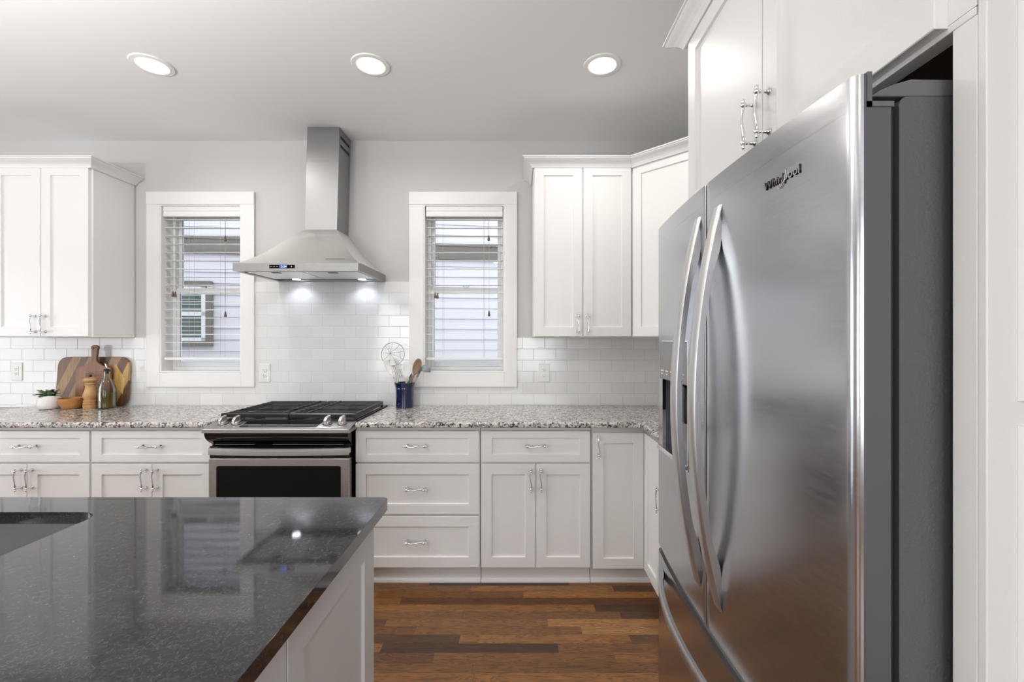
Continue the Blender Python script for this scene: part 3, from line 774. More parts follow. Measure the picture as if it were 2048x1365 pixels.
# cooktop and sloped steel control ledge
bm = BM(); prism(bm, [(2.462, .8955), (3.035, .8955), (3.035, .918), (2.475, .918), (2.462, .912)], -1.683, -.900, 'X'); obj('cooktop', R(bm), black_enamel, rg, bevel=.002)
bm = BM()
prism(bm, [(2.350, .868), (2.350, .889), (2.358, .8945), (2.4615, .912), (2.4615, .868)], -1.676, -.911, 'X')
obj('control_ledge', R(bm), range_steel, rg, bevel=.002, smooth=True)
bm = BM()                                                     # cheeks closing both ends of the ledge
prism(bm, [(2.350, .868), (2.350, .890), (2.461, .9125), (2.461, .868)], -1.685, -1.6765, 'X')
obj('ledge_end_cap', R(bm), range_steel, rg, bevel=.002); bm = BM()
prism(bm, [(2.350, .868), (2.350, .890), (2.461, .9125), (2.461, .868)], -.9105, -.9030, 'X')
obj('ledge_end_cap', R(bm), range_steel, rg, bevel=.002)
bm = BM()
v = [bm.verts.new(p) for p in ((-1.50, 2.372, .8975), (-1.085, 2.372, .8975), (-1.085, 2.455, .9115), (-1.50, 2.455, .9115))]
w_ = [bm.verts.new(p.co+Vector((0, 0, .0012))) for p in v]; bm.faces.new(v[::-1]); bm.faces.new(w_)
for i in range(4): j = (i+1) % 4; bm.faces.new((v[i], v[j], w_[j], w_[i]))
obj('touch_panel', R(bm), black_glass, rg)
bm = BM()                                                     # curved black fascia
fp = [(2.358, .8675)]
for i in range(9):
    a = i/8; fp.append((2.358+.058*a**1.8, .8675-.070*a**.85))
fp += [(2.43, .797), (2.43, .8675)]
prism(bm, fp, -1.676, -.912, 'X'); obj('fascia', R(bm), black_enamel, rg, smooth=True)
bm = BM(); box(bm, -1.42+.5-.42, -.955, 2.4115, 2.418, .7915, .7955); box(bm, -1.655, -1.44, 2.4115, 2.418, .7915, .7955)
obj('vent_strip', R(bm), simple('vent_grey', (.16, .16, .17), .35), rg)
for kx in (-1.614, -1.540, -1.045, -.965):
    k_ = BM()
    lathe(k_, [(.0225, 0), (.0225, .003), (.019, .004), (.019, .013), (.017, .0165)], seg=24)
    kb = obj('knob', k_, chrome if False else range_steel, rg, smooth=True); kb.location = Vector((kx, 2.418, .9052))-Vector((-1.2935, 2.385, 0)); kb.rotation_euler = (-math.radians(-9.6), 0, 0)
    k2 = BM(); prism(k2, [(-.023, .010), (.022, .010), (.020, .044), (-.008, .040), (-.022, .026)], -.0085, .0085, 'X'); kg = obj('knob_grip', k2, fridge_handle_steel, kb, bevel=.002); kg.rotation_euler = (0, 0, math.radians(-14))
    k3 = BM(); lathe(k3, [(.0255, -.0005), (.0255, .0012)], seg=24); obj('knob_ring', k3, black_plastic, kb)
# oven door
bm = BM(); box(bm, -1.671, -.916, 2.385, 2.4285, .215, .725); dr = obj('oven_door', R(bm), range_steel, rg, bevel=.004)
bm = BM(); box(bm, -1.671, -.916, 2.395, 2.4285, .7255, .7875); obj('door_header', R(bm), black_enamel, dr)
bm = BM(); prism(bm, rrect(-1.628, -.960, .290, .685, .012), 2.3835, 2.390, 'Y'); obj('oven_window', R(bm), black_glass, dr)
bm = BM(); n = 20; A = []
for i in range(n+1):
    t_ = -1+2*i/n; x = -1.279+t_*.371; y = 2.352-.022*(1-t_*t_)
    A.append([bm.verts.new((x, y+.011, .7505)), bm.verts.new((x, y+.001, .7525)), bm.verts.new((x, y, .770)), bm.verts.new((x, y+.001, .7875)), bm.verts.new((x, y+.011, .790))])
for p, q in zip(A, A[1:]):
    for i in range(5): j = (i+1) % 5; bm.faces.new((p[i], p[j], q[j], q[i]))
bm.faces.new(A[0]); bm.faces.new(A[-1][::-1])
box(bm, -1.648, -1.628, 2.363, 2.3945, .757, .783); box(bm, -.930, -.910, 2.363, 2.3945, .757, .783)
obj('oven_handle', R(bm), fridge_handle_steel, dr, smooth=True)
bm = BM(); box(bm, -1.671, -.916, 2.387, 2.4285, .045, .208); obj('storage_drawer', R(bm), range_steel, rg, bevel=.004)
# burners and grates
for bx_, by_, r_ in ((-1.52, 2.60, .045), (-1.52, 2.86, .038), (-1.293, 2.73, .050), (-1.07, 2.60, .050), (-1.07, 2.86, .035)):
    bm = BM(); lathe(bm, [(r_, .9183), (r_*.98, .926), (r_*.7, .928), (r_*.7, .933), (r_*.6, .935)], (bx_, by_, 0), 24)
    obj('burner', R(bm), black_iron, rg, smooth=True)
for gx0, gx1, rail in ((-1.668, -1.291, -1.338), (-1.287, -.918, -1.200)):
    bm = BM(); zt = .951
    for i in range(10):
        y = 2.492+i*.0535
        if i == 0: prof = [(y-.011, zt-.022), (y-.011, zt-.006), (y-.005, zt), (y+.006, zt), (y+.008, zt-.022)]
        else: prof = [(y-.0045, zt-.0065), (y-.004, zt-.0015), (y-.0015, zt), (y+.0015, zt), (y+.004, zt-.0015), (y+.0045, zt-.0065)]
        prism(bm, prof, gx0+(.008 if i else .0), gx1-(.008 if i else 0), 'X')
    for gx in (gx0+.006, gx1-.006):
        prism(bm, [(gx-.006, zt-.026), (gx-.005, zt-.003), (gx, zt-.001), (gx+.005, zt-.003), (gx+.006, zt-.026)], 2.484, 2.988, 'Y')
        for yy in (2.50, 2.98): box(bm, gx-.006, gx+.006, yy-.006, yy+.006, .9182, zt-.02)
    prism(bm, [(rail-.004, zt-.012), (rail-.003, zt+.0015), (rail+.003, zt+.0015), (rail+.004, zt-.012)], 2.495, 2.985, 'Y')
    obj('grate', R(bm), black_iron, rg)

# ------------------------------------------------------------------ range hood
hd = thing('range_hood', 'stainless chimney range hood mounted over the range', 'hood', (-1.285, 3.042, 1.760))
def Hh(bm):
    for v in bm.verts: v.co -= Vector((-1.285, 3.042, 1.760))
    return bm
HX0, HX1, HY0, HY1, HZ0, HZ1 = -1.654, -.918, 2.560, 3.042, 1.7605, 1.806
bm = BM()
V = [bm.verts.new(p) for p in ((HX0, HY0, HZ0), (HX1-.012, HY0, HZ0), (HX1, HY0+.012, HZ0), (HX1, HY1, HZ0), (HX0, HY1, HZ0))]
U = [bm.verts.new((v.co.x, v.co.y, HZ1)) for v in V]
for i in range(5): j = (i+1) % 5; bm.faces.new((V[i], V[j], U[j], U[i]))
bm.faces.new(U)
# inner return of the lip, ceiling of the capture area
ins = .03
I0 = [bm.verts.new(p) for p in ((HX0+ins, HY0+ins, HZ0), (HX1-ins, HY0+ins, HZ0), (HX1-ins, HY0+ins+.001, HZ0), (HX1-ins, HY1-ins, HZ0), (HX0+ins, HY1-ins, HZ0))]
I1 = [bm.verts.new((v.co.x, v.co.y, HZ0+.012)) for v in I0]
for i in range(5): j = (i+1) % 5; bm.faces.new((V[i], V[j], I0[j], I0[i])); bm.faces.new((I0[i], I0[j], I1[j], I1[i]))
bm.faces.new(I1)
obj('lip', Hh(bm), duct_steel, hd)
# flared canopy
bm = BM(); TZ = 2.070; rows = []
tx0, tx1, ty0, ty1 = -1.378, -1.172, 2.848, 3.040
for i in range(15):
    s = i/14
    # mostly straight slope with a soft flare near the lip
    k = s; zz = HZ1 + (TZ-HZ1)*(s - .055*math.sin(PI*min(1, s*1.0))*(1-s)*2.2)
    bx0_, bx1_, by0_ = HX0+.022, HX1-.010, HY0+.003
    rows.append([bm.verts.new(p) for p in ((bx0_+(tx0-bx0_)*k, by0_+(ty0-by0_)*k, zz), (bx1_+(tx1-bx1_)*k, by0_+(ty0-by0_)*k, zz), (bx1_+(tx1-bx1_)*k, ty1, zz), (bx0_+(tx0-bx0_)*k, ty1, zz))])
for a, b_ in zip(rows, rows[1:]):
    for i in range(4): j = (i+1) % 4; bm.faces.new((a[i], a[j], b_[j], b_[i]))
bm.faces.new(rows[0][::-1]); bm.faces.new(rows[-1])
obj('canopy', Hh(bm), hood_steel, hd, smooth=True)
# faint maker's mark printed low on the canopy
bm = BM()
def cpt(s): return (HY0+.003+(ty0-HY0-.003)*s - .0010, HZ1+(TZ-HZ1)*(s-.121*math.sin(PI*s)*(1-s)) + .0008)
a_, b_ = cpt(.165), cpt(.190); random.seed(11); x = -1.140
while x < -1.03:
    l_ = random.uniform(.006, .011)
    q = [bm.verts.new(p) for p in ((x, a_[0], a_[1]), (x+l_, a_[0], a_[1]), (x+l_, b_[0], b_[1]), (x, b_[0], b_[1]))]; bm.faces.new(q); x += l_+.0025
mk = obj('maker_mark', Hh(bm), simple('etched_grey', (.25, .25, .25), .5, .6), hd); md = mk.modifiers.new('s', 'SOLIDIFY'); md.thickness = .0006
# chimney duct, two telescoping sleeves, leaning very slightly
def sleeve(z0, z1, g, nm, slots=False):
    bm = BM()
    def sh(z): return .0155*(z-2.07)/.66
    P0 = [(tx0-g+sh(z0), 2.850-g, z0), (tx1+g+sh(z0), 2.850-g, z0), (tx1+g+sh(z0), 3.041, z0), (tx0-g+sh(z0), 3.041, z0)]
    P1 = [(tx0-g+sh(z1), 2.850-g, z1), (tx1+g+sh(z1), 2.850-g, z1), (tx1+g+sh(z1), 3.041, z1), (tx0-g+sh(z1), 3.041, z1)]
    A = [bm.verts.new(p) for p in P0]; B = [bm.verts.new(p) for p in P1]
    bm.faces.new(A[::-1]); bm.faces.new(B)
    for i in range(4): j = (i+1) % 4; bm.faces.new((A[i], A[j], B[j], B[i]))
    return obj(nm, Hh(bm), duct_steel, hd, bevel=.0015)
sleeve(2.066, 2.51, .001, 'chimney_lower')
up_ = sleeve(2.49, 2.729, 0, 'chimney_upper')
for r_ in range(2):
    bm = BM()
    for i in range(9):
        yy = 2.875+i*.0165; z_ = 2.665-r_*.055
        prism(bm, [(yy, z_), (yy+.009, z_), (yy+.009, z_+.018), (yy, z_+.018)], -1.1572-.0012*r_, -1.1560-.0012*r_, 'X')
    obj('vent_slots', Hh(bm), dark_gap, up_)
bm = BM(); box(bm, -1.442, -1.296, HY0-.0015, HY0+.001, 1.7745, 1.7955); dp = obj('display', Hh(bm), black_glass, hd)
text_obj('digits', '12:24', .019, .0002, digit_blue, dp, Vector((-1.363, HY0-.0020, 1.785))-Vector((-1.285, 3.042, 1.760)), (PI/2, 0, 0), offset=.0002)
bm = BM(); ball(bm, Vector((-1.314, HY0-.002, 1.785))-Vector((-1.285, 3.042, 1.760)), .0028, 8, (1, .3, 1)); obj('indicator', bm, digit_red, dp)
bm = BM()
for i in range(3): box(bm, -1.436+i*.017, -1.426+i*.017, HY0-.0021, HY0-.0014, 1.7835, 1.7865)
obj('button_icon', Hh(bm), simple('icon_grey', (.35, .25, .2), .5), dp)
# filters
for fx0, fx1 in ((HX0+.034, -1.290), (-1.282, HX1-.034)):
    bm = BM(); box(bm, fx0, fx1, HY0+.07, HY1-.11, HZ0+.004, HZ0+.0115); ff = obj('grease_filter', Hh(bm), hood_steel, hd, bevel=.001)
    bm = BM(); cx = (fx0+fx1)/2; prism(bm, rrect(cx-.03, cx+.03, HY0+.085, HY0+.115, .014), HZ0+.002, HZ0+.0045, 'Z'); obj('filter_latch', Hh(bm), black_plastic, ff)
for lx in (-1.487, -1.050):
    bm = BM(); lathe(bm, [(.030, HZ0+.0118), (.030, HZ0+.006), (.026, HZ0+.005)], (lx, 2.960, 0), 24); hl = obj('lamp_bezel', Hh(bm), chrome, hd, smooth=True)
    bm = BM(); lathe(bm, [(.025, HZ0+.0055), (.025, HZ0+.003)], (lx, 2.960, 0), 24); obj('lamp_lens', Hh(bm), hood_led, hl)
    l = bpy.data.lights.new('hood_lamp', 'SPOT'); l.energy = 1.3; l.spot_size = math.radians(130); l.spot_blend = .6; l.shadow_soft_size = .02; l.color = (.84, .9, 1)
    lo = bpy.data.objects.new('hood_lamp', l); COL.objects.link(lo); lo.location = (lx, 2.960, HZ0-.003); lo.rotation_euler = (.10, 0, 0)

# ------------------------------------------------------------------ refrigerator
FY0, FY1, FXF = .646, 1.572, .490
FYM = (FY0+FY1)/2
fr_ = thing('refrigerator', 'stainless french-door refrigerator with water dispenser and bottom freezer', 'refrigerator', (.56, FYM, 0))
def Fo(bm):
    for v in bm.verts: v.co -= Vector((.56, FYM, 0))
    return bm
def face_x(y): return FXF-.024*(1-((y-FYM)/((FY1-FY0)/2))**2)
def door_outline(y0, y1, xb, r0=.018, r1=.018, n=26):
    pts = []
    # from y1 (far) to y0 (near) along face, rounded at ends flagged
    for i in range(n+1):
        y = y1-(y1-y0)*i/n
        x = face_x(y)
        if r1 and y > y1-r1: q = (y-(y1-r1))/r1; x += r1*(1-math.sqrt(max(0, 1-q*q)))
        if r0 and y < y0+r0: q = ((y0+r0)-y)/r0; x += r0*(1-math.sqrt(max(0, 1-q*q)))
        pts.append((x, y))
    # refine ends
    def arc(yc, r, sgn, start):
        out = []
        for i in range(1, 8):
            a = PI/2*i/8; y = yc+sgn*r*math.sin(a); x = face_x(y)+r*(1-math.cos(a)); out.append((x, y))
        return out
    core = [p for p in pts if (not r1 or p[1] <= y1-r1) and (not r0 or p[1] >= y0+r0)]
    full = []
    if r1: full += [(face_x(y1)+r1, y1)] + arc(y1-r1, r1, 1, 0)[::-1]
    full += core
    if r0: full += arc(y0+r0, r0, -1, 0) + [(face_x(y0)+r0, y0)]
    return full + [(xb, y0), (xb, y1)]
XB = .541
gap = .007
DZ0 = .652
def door(y0, y1, r0, r1, nm, z0=DZ0, z1=1.704, lip=True, par=fr_):
    bm = BM(); prism(bm, door_outline(y0, y1, XB, r0, r1), z0, z1, 'Z')
    d = obj(nm, Fo(bm), fridge_steel, par, smooth=True, weld=True)
    if lip:
        bm = BM(); prism(bm, door_outline(y0, y1, .505, r0, r1), z1+.0002, 1.753, 'Z'); obj('door_top', Fo(bm), fridge_steel, d, smooth=True)
    return d
def edge_mat(o):
    o.data.materials.append(door_edge)
    for p in o.data.polygons:
        if abs(p.normal.x) < .25: p.material_index = 1; p.use_smooth = False
    return o
# left (far) door has the dispenser: build face around the recess
DY0, DY1, DPZ0, DPZ1 = 1.235, 1.495, 1.000, 1.358
bm = BM()
def slabf(y0, y1, z0, z1, r0, r1, n=26, xb=XB): prism(bm, door_outline(y0, y1, xb, r0, r1, n), z0, z1, 'Z')
YL0, YL1 = FYM+gap/2, FY1
slabf(YL0, YL1, DPZ1, 1.704, .0015, .014); slabf(YL0, YL1, DZ0, DPZ0, .0015, .014)
slabf(DY1, YL1, DPZ0, DPZ1, 0, .014, 6); slabf(YL0, DY0, DPZ0, DPZ1, .0015, 0, 10)
ld = edge_mat(obj('left_door', Fo(bm), fridge_steel, fr_, smooth=True))
bm = BM(); prism(bm, door_outline(YL0, YL1, .505, .0015, .014), 1.7042, 1.753, 'Z'); obj('door_top', Fo(bm), fridge_steel, ld, smooth=True)
disp = BM()
box(disp, .530, .540, DY0+.0005, DY1-.0005, DPZ0+.0005, DPZ1-.0005)         # back of the recess
ds = obj('dispenser', Fo(disp), simple('dispenser_grey', (.20, .20, .21), .3), ld)
bm = BM(); box(bm, .470, .534, DY0+.001, DY1-.001, 1.235, DPZ1-.001); obj('control_panel', Fo(bm), simple('dispenser_panel', (.23, .22, .215), .22, metal=.6), ds, bevel=.003)
for i in range(5):
    bm = BM(); box(bm, .4685, .4702, DY1-.035-i*.045-.012, DY1-.035-i*.045+.012, 1.262, 1.266); box(bm, .4685, .4702, DY1-.035-i*.045-.007, DY1-.035-i*.045+.007, 1.252, 1.256)
    obj('button_mark', Fo(bm), plastic_white, ds)
bm = BM(); prism(bm, [(.455, DPZ0+.001), (.534, DPZ0+.001), (.534, DPZ0+.018), (.468, DPZ0+.012)], DY0+.001, DY1-.001, 'Y'); 
bm.free(); bm = BM(); box(bm, .462, .534, DY0+.001, DY1-.001, DPZ0+.001, DPZ0+.014); obj('drip_tray', Fo(bm), chrome, ds, bevel=.002)
bm = BM(); box(bm, .495, .534, 1.335, 1.385, 1.11, 1.225); obj('ice_paddle', Fo(bm), black_plastic, ds, bevel=.006)
bm = BM()
for p in ((DY0-.004, DY0+.0004, DPZ0-.004, DPZ1+.004), (DY1-.0004, DY1+.004, DPZ0-.004, DPZ1+.004)):
    yy = (p[0]+p[1])/2; box(bm, face_x(yy)-.0016, face_x(yy)+.010, p[0], p[1], p[2], p[3])
n = 12
for z_ in (DPZ0-.004, DPZ1):
    for i in range(n):
        y0 = DY0+(DY1-DY0)*i/n; y1 = DY0+(DY1-DY0)*(i+1)/n; x0 = face_x((y0+y1)/2)
        box(bm, x0-.0016, x0+.010, y0, y1, z_, z_+.004)
obj('bezel', Fo(bm), chrome, ds)
rd = edge_mat(door(FY0, FYM-gap/2, .014, .0015, 'right_door'))
edge_mat(rd.children[0])
bm = BM(); box(bm, .5055, .5125, FY0-.001, FY1, 1.7045, 1.7555); box(bm, .5055, .5445, FY0-.001, FY1, 1.7045, 1.7125); obj('top_trim', Fo(bm), fridge_cap, fr_)
bm = BM(); box(bm, .4690, .540, FYM-gap/2+.0002, FYM+gap/2-.0002, .655, 1.703); obj('centre_gap_strip', Fo(bm), dark_gap, fr_)  # black strip set in the door gap in place of its shade
# freezer drawer
bm = BM(); prism(bm, door_outline(FY0, FY1, XB, .014, .014, 40), .075, .628, 'Z'); fz = edge_mat(obj('freezer_drawer', Fo(bm), fridge_steel, fr_, smooth=True, weld=True))
bm = BM(); 
o_ = door_outline(FY0, FY1, XB, .014, .014, 40); prism(bm, [(x+.010 if x < .53 else x, y) for x, y in o_], .6282, .641, 'Z'); obj('drawer_top_trim', Fo(bm), fridge_cap, fz, smooth=True)
# case
bm = BM(); prism(bm, rrect(.556, 1.26, .03, 1.7215, .012, 4), FY0+.004, FY1-.004, 'Y'); obj('cabinet_case', Fo(bm), fridge_case, fr_, smooth=True)
bm = BM(); box(bm, .5415, .5558, FY0+.012, FY1-.012, .08, 1.705); obj('door_gasket', Fo(bm), dark_gap, fr_)
bm = BM(); prism(bm, [(.516, 1.7220), (.530, 1.732), (.550, 1.7405), (.574, 1.7475), (.66, 1.7465), (.66, 1.7220)], FY0+.004, FY0+.075, 'Y'); obj('hinge_cover', Fo(bm), fridge_cap, fr_, bevel=.002)
bm = BM(); prism(bm, [(.516, 1.7220), (.530, 1.732), (.550, 1.7405), (.574, 1.7475), (.66, 1.7465), (.66, 1.7220)], FY1-.075, FY1-.004, 'Y'); obj('hinge_cover', Fo(bm), fridge_cap, fr_, bevel=.002)
bm = BM(); box(bm, .55, 1.2, FY0+.02, FY1-.02, 0, .0298); obj('base_grille', Fo(bm), black_plastic, fr_)
# door handles: bowed flat bars, solid tapered ends reaching the door
def bar_handle(yc, z0, z1, par, wd=.046):
    bm = BM(); n = 36; base = face_x(yc); rings = []
    for i in range(n+1):
        t_ = -1+2*i/n; z_ = (z0+z1)/2+t_*(z1-z0)/2
        out_ = .003+.064*(1-abs(t_)**2.0)
        q_ = min(1, max(0, (abs(t_)-.66)/.20)); th = .019+(out_+.0005-.019)*q_*q_*(3-2*q_)
        xo = base-out_; xi = xo+th; b_ = .004; hw = wd/2*(1-.12*abs(t_)**3)
        rings.append([bm.verts.new(p) for p in ((xi, yc-hw+.004, z_), (xo+b_, yc-hw, z_), (xo, yc-hw+b_+.002, z_), (xo, yc+hw-b_-.002, z_), (xo+b_, yc+hw, z_), (xi, yc+hw-.004, z_))])
    for a, b_ in zip(rings, rings[1:]):
        for i in range(6): j = (i+1) % 6; bm.faces.new((a[i], a[j], b_[j], b_[i]))
    bm.faces.new(rings[0][::-1]); bm.faces.new(rings[-1])
    return obj('door_handle', Fo(bm), fridge_handle_steel, par, smooth=True)
bar_handle(1.160, .728, 1.682, ld); bar_handle(1.043, .735, 1.678, rd)
bm = BM(); n = 36; rings = []; zc = .578; hw = .017
for i in range(n+1):
    t_ = -1+2*i/n; y = FYM+t_*.405; out_ = .012+.048*(1-abs(t_)**2.2); base = face_x(y)
    th = .014 if abs(t_) < .8 else .014+(out_+.0005-.014)*((abs(t_)-.80)/.20)**.6
    xo = base-out_; xi = xo+th
    rings.append([bm.verts.new(p) for p in ((xi, y, zc-hw+.003), (xo+.004, y, zc-hw), (xo, y, zc-hw+.006), (xo, y, zc+hw-.006), (xo+.004, y, zc+hw), (xi, y, zc+hw-.003))])
for a, b_ in zip(rings, rings[1:]):
    for i in range(6): j = (i+1) % 6; bm.faces.new((a[i], a[j], b_[j], b_[i]))
bm.faces.new(rings[0][::-1]); bm.faces.new(rings[-1])
obj('drawer_handle', Fo(bm), fridge_handle_steel, fz, smooth=True)
# maker's name badge on the near door
yb = .806; xb_ = face_x(yb)
slope = math.atan2(face_x(yb+.03)-face_x(yb-.03), .06)
bd = text_obj('badge', 'Whirlpool', .0222, .0009, chrome, rd, Vector((xb_-.0014, yb, 1.658))-Vector((.56, FYM, 0)), (PI/2, 0, -PI/2-slope), offset=.0001, spacing=1.06)
bm = BM(); pts = []
for i in range(15):
    a = -2.5+4.1*i/14; pts.append((.010*math.cos(a)+.0015, .016*math.sin(a)-.001, .0004))
tube(bm, [(p[0]*1.0+p[1]*.35, p[1], p[2]) for p in pts], [.0003+.0007*math.sin(PI*i/14) for i in range(15)], 6)
obj('badge_swoosh', bm, chrome, bd)
bsh = BM()
me_ = bd.data.copy(); me_.materials.clear(); me_.materials.append(black_plastic)
b2 = bpy.data.objects.new('badge_shadow_layer', me_); COL.objects.link(b2); b2.parent = bd; b2.location = (.0006, -.0005, -.0006); b2.name = 'badge_outline_shadow'  # offset black copy of the letters, their dark outline and shadow

# ------------------------------------------------------------------ ceiling lights
def can(x, y, label, group='recessed ceiling lights'):
    t = thing('ceiling_light', label, 'ceiling light', (x, y, CEIL), 0, group)
    bm = BM(); lathe(bm, [(.066, -.004), (.070, -.0075), (.090, -.0055), (.0935, -.001), (.0935, -.0002), (.066, -.0002)], seg=48, caps=False)
    obj('trim_ring', bm, trim_paint, t, smooth=True, weld=True)
    bm = BM(); lathe(bm, [(.0660, -.0030), (.0655, -.0006)], seg=48); obj('lens', bm, lamp_lens, t)
    o = area('can_lamp', (x, y, CEIL-.012), (0, 0, 0), .13, .13, CAN_POWER, CAN_COL, 'DISK', math.radians(165))
    return t
can(-1.824, 2.205, 'leftmost of the three round recessed ceiling lights')
can(-.739, 2.205, 'middle of the three round recessed ceiling lights, nearest above the hood')
can(.411, 2.205, 'rightmost of the three round recessed ceiling lights, nearest the refrigerator cabinet')
for x, y in ((-2.6, .35), (-1.2, .35), (-.4, -1.5), (-2.4, -1.5), (-4.2, -1.5), (-4.2, .6)):  # extra recessed lights, added out of view to lift the ceiling brightness
    can(x, y, 'added round recessed ceiling light, unseen, to brighten the room', 'added ceiling lights out of view')

# bowl pendants added out of view as uplights to brighten the ceiling
for px_, py_ in ((-1.45, .45), (-2.55, .45)):
    t = thing('fill_pendant', 'added white bowl pendant over the island, out of view, lighting the ceiling', 'pendant lamp', (px_, py_, CEIL), 0, 'added fill pendants out of view')
    bm = BM(); tube(bm, [(0, 0, -.0005), (0, 0, -.93)], .004, 8); lathe(bm, [(.06, -.001), (.06, -.018), (.01, -.025)], seg=24); obj('stem', bm, chrome, t, smooth=True)
    bm = BM(); lathe(bm, [(.02, -1.01), (.09, -.995), (.145, -.955), (.17, -.90), (.172, -.895), (.165, -.895), (.14, -.95), (.088, -.988), (.02, -1.0)], seg=40); obj('bowl_shade', bm, ceramic, t, smooth=True)
    area('pendant_fill_light', (px_, py_, CEIL-.90), (PI, 0, 0), .28, .28, PENDANT_FILL_POWER, (1, .975, .94), 'DISK')

# ------------------------------------------------------------------ outlets
def outlet(px, z, label, decora=False):
    t = thing('wall_outlet', label, 'outlet', (px, TF, z), 0, 'white outlets on the backsplash')
    bm = BM(); prism(bm, rrect(-.0375, .0375, -.062, .062, .004), -.006, -.0002, 'Y'); obj('cover_plate', bm, plastic_white, t, bevel=.002)
    for s in ((-1, 1)):
        bm = BM()
        if decora: box(bm, -.016, .016, -.0078, -.0062, min(0, s*.033)+.0003, max(0, s*.033)-.0003)
        else: lathe(bm, [(.0165, 0), (.0165, .002), (.0155, .0026)], seg=20); [setattr(v, 'co', Vector((v.co.x, -.0062-v.co.z, v.co.y*.88+s*.0195))) for v in bm.verts]
        f = obj('socket', bm, plastic_white, t)
        bm = BM(); zc_ = s*(.016 if decora else .0195)
        y0, y1 = (-.0084, -.0079) if decora else (-.0093, -.0089)
        box(bm, -.0075, -.0055, y0, y1, zc_-.001, zc_+.007); box(bm, .0055, .0075, y0, y1, zc_-.001, zc_+.006)
        lathe(bm, [(.0026, 0), (.0026, .0004)], seg=10) if False else box(bm, -.0022, .0022, y0, y1, zc_-.0095, zc_-.005)
        obj('socket_slot', bm, slot_dark, f)
    return t
outlet(-3.442, 1.145, 'white outlet at the left edge, below the left wall cabinet', True)
outlet(-2.716, 1.140, 'white outlet mostly hidden behind the large cutting board')
outlet(-1.745, 1.135, 'white outlet just right of the left window')
outlet(-.815, 1.135, 'white outlet behind the utensils in the navy crock')
outlet(.168, 1.138, 'white outlet right of the right window, under the wall cabinet')

# ------------------------------------------------------------------ counter objects, left
CZ = .9142
t = thing('potted_plant', 'small green succulent in a white ceramic pot beside the wooden bowl', 'plant', (-3.053, 2.885, CZ))
bm = BM(); lathe(bm, [(.040, 0), (.052, .004), (.060, .018), (.0625, .035), (.059, .060), (.055, .084), (.0535, .086), (.051, .084), (.052, .070)], seg=36, caps=False)
bm.faces.new([v for v in bm.verts[:36]][::-1]) if False else None
obj('pot', bm, ceramic, t, smooth=True)
bm = BM(); lathe(bm, [(.039, .0005), (.039, .0015)], seg=30); lathe(bm, [(.051, .070), (.051, .073)], seg=30); obj('soil', bm, soil, t)
bm = BM(); random.seed(3)
for i in range(46):
    a = random.uniform(0, 2*PI); el = random.uniform(.45, 1.4); L = random.uniform(.042, .068); r0 = random.uniform(0, .03)
    base_ = Vector((r0*math.cos(a), r0*math.sin(a), .074)); d = Vector((math.cos(a)*math.cos(el), math.sin(a)*math.cos(el), math.sin(el)))
    if a > PI*.75 and a < PI*1.25: L *= 1.2
    sd = d.cross(Vector((0, 0, 1))).normalized(); nn = sd.cross(d)
    pts = []; ww = random.uniform(.011, .018)
    top, bot = [], []
    for k in range(6):
        s = k/5; w2 = ww*math.sin(PI*min(.97, s*.85+.08))**.8; p = base_+d*(L*s)+nn*(.010*math.sin(PI*s))-Vector((0, 0, .012*s*s))
        top.append((bm.verts.new(p+sd*w2), bm.verts.new(p+nn*.0035), bm.verts.new(p-sd*w2), bm.verts.new(p-nn*.0015)))
    for A_, B_ in zip(top, top[1:]):
        for q in range(4): bm.faces.new((A_[q], A_[(q+1) % 4], B_[(q+1) % 4], B_[q]))
obj('foliage', bm, leaf_mat, t, smooth='all')
bm = BM(); lathe(bm, [(.030, 0), (.046, .004), (.060, .030), (.067, .062), (.0675, .068), (.064, .068), (.056, .032), (.040, .012), (.001, .009)], seg=40)
tag(obj('wooden_bowl', bm, bowl_wood, None, smooth=True, loc=(-2.925, 2.900, CZ)), 'small round wooden bowl between white plant pot and pepper mill', 'bowl')
t = thing('pepper_mill', 'turned pale wood pepper mill in front of the handled board', 'mill', (-2.808, 2.905, CZ))
bm = BM(); lathe(bm, [(.036, 0), (.037, .003), (.037, .022), (.034, .0245), (.037, .029), (.0375, .036), (.033, .040), (.036, .045), (.0365, .051), (.031, .056), (.034, .066), (.0375, .080), (.037, .092), (.031, .110), (.026, .128), (.0245, .142), (.0255, .155)], seg=36); obj('body', bm, mill_wood, t, smooth=True)
bm = BM(); lathe(bm, [(.024, .1555), (.029, .158), (.029, .163), (.025, .166), (.025, .169), (.030, .172), (.0355, .180), (.0365, .187), (.033, .196), (.020, .202), (.012, .204)], seg=36); hd_ = obj('head', bm, mill_wood, t, smooth=True)
bm = BM(); lathe(bm, [(.006, .2042), (.006, .208), (.009, .211), (.009, .217), (.005, .221)], seg=20); obj('knob', bm, black_plastic, hd_, smooth=True)
t = thing('oil_bottle', 'clear glass oil bottle with pour spout, half full of green oil', 'bottle', (-2.700, 2.905, CZ))
bm = BM(); lathe(bm, [(.044, 0), (.049, .004), (.050, .10), (.047, .135), (.036, .175), (.022, .200), (.0175, .215), (.0175, .240), (.0145, .2405), (.0145, .216), (.019, .200), (.033, .174), (.044, .134), (.047, .10), (.046, .008), (.001, .006)], seg=36)
obj('glass_body', bm, bottle_glass, t, smooth=True)
bm = BM(); lathe(bm, [(.001, .0075), (.0445, .009), (.0455, .098), (.0450, .104), (.001, .104)], seg=36); obj('oil', bm, oil, t, smooth=True)
bm = BM(); lathe(bm, [(.013, .225), (.014, .241), (.019, .242), (.019, .250), (.010, .258)], seg=20); sp_o = obj('stopper', bm, black_plastic, t, smooth=True)
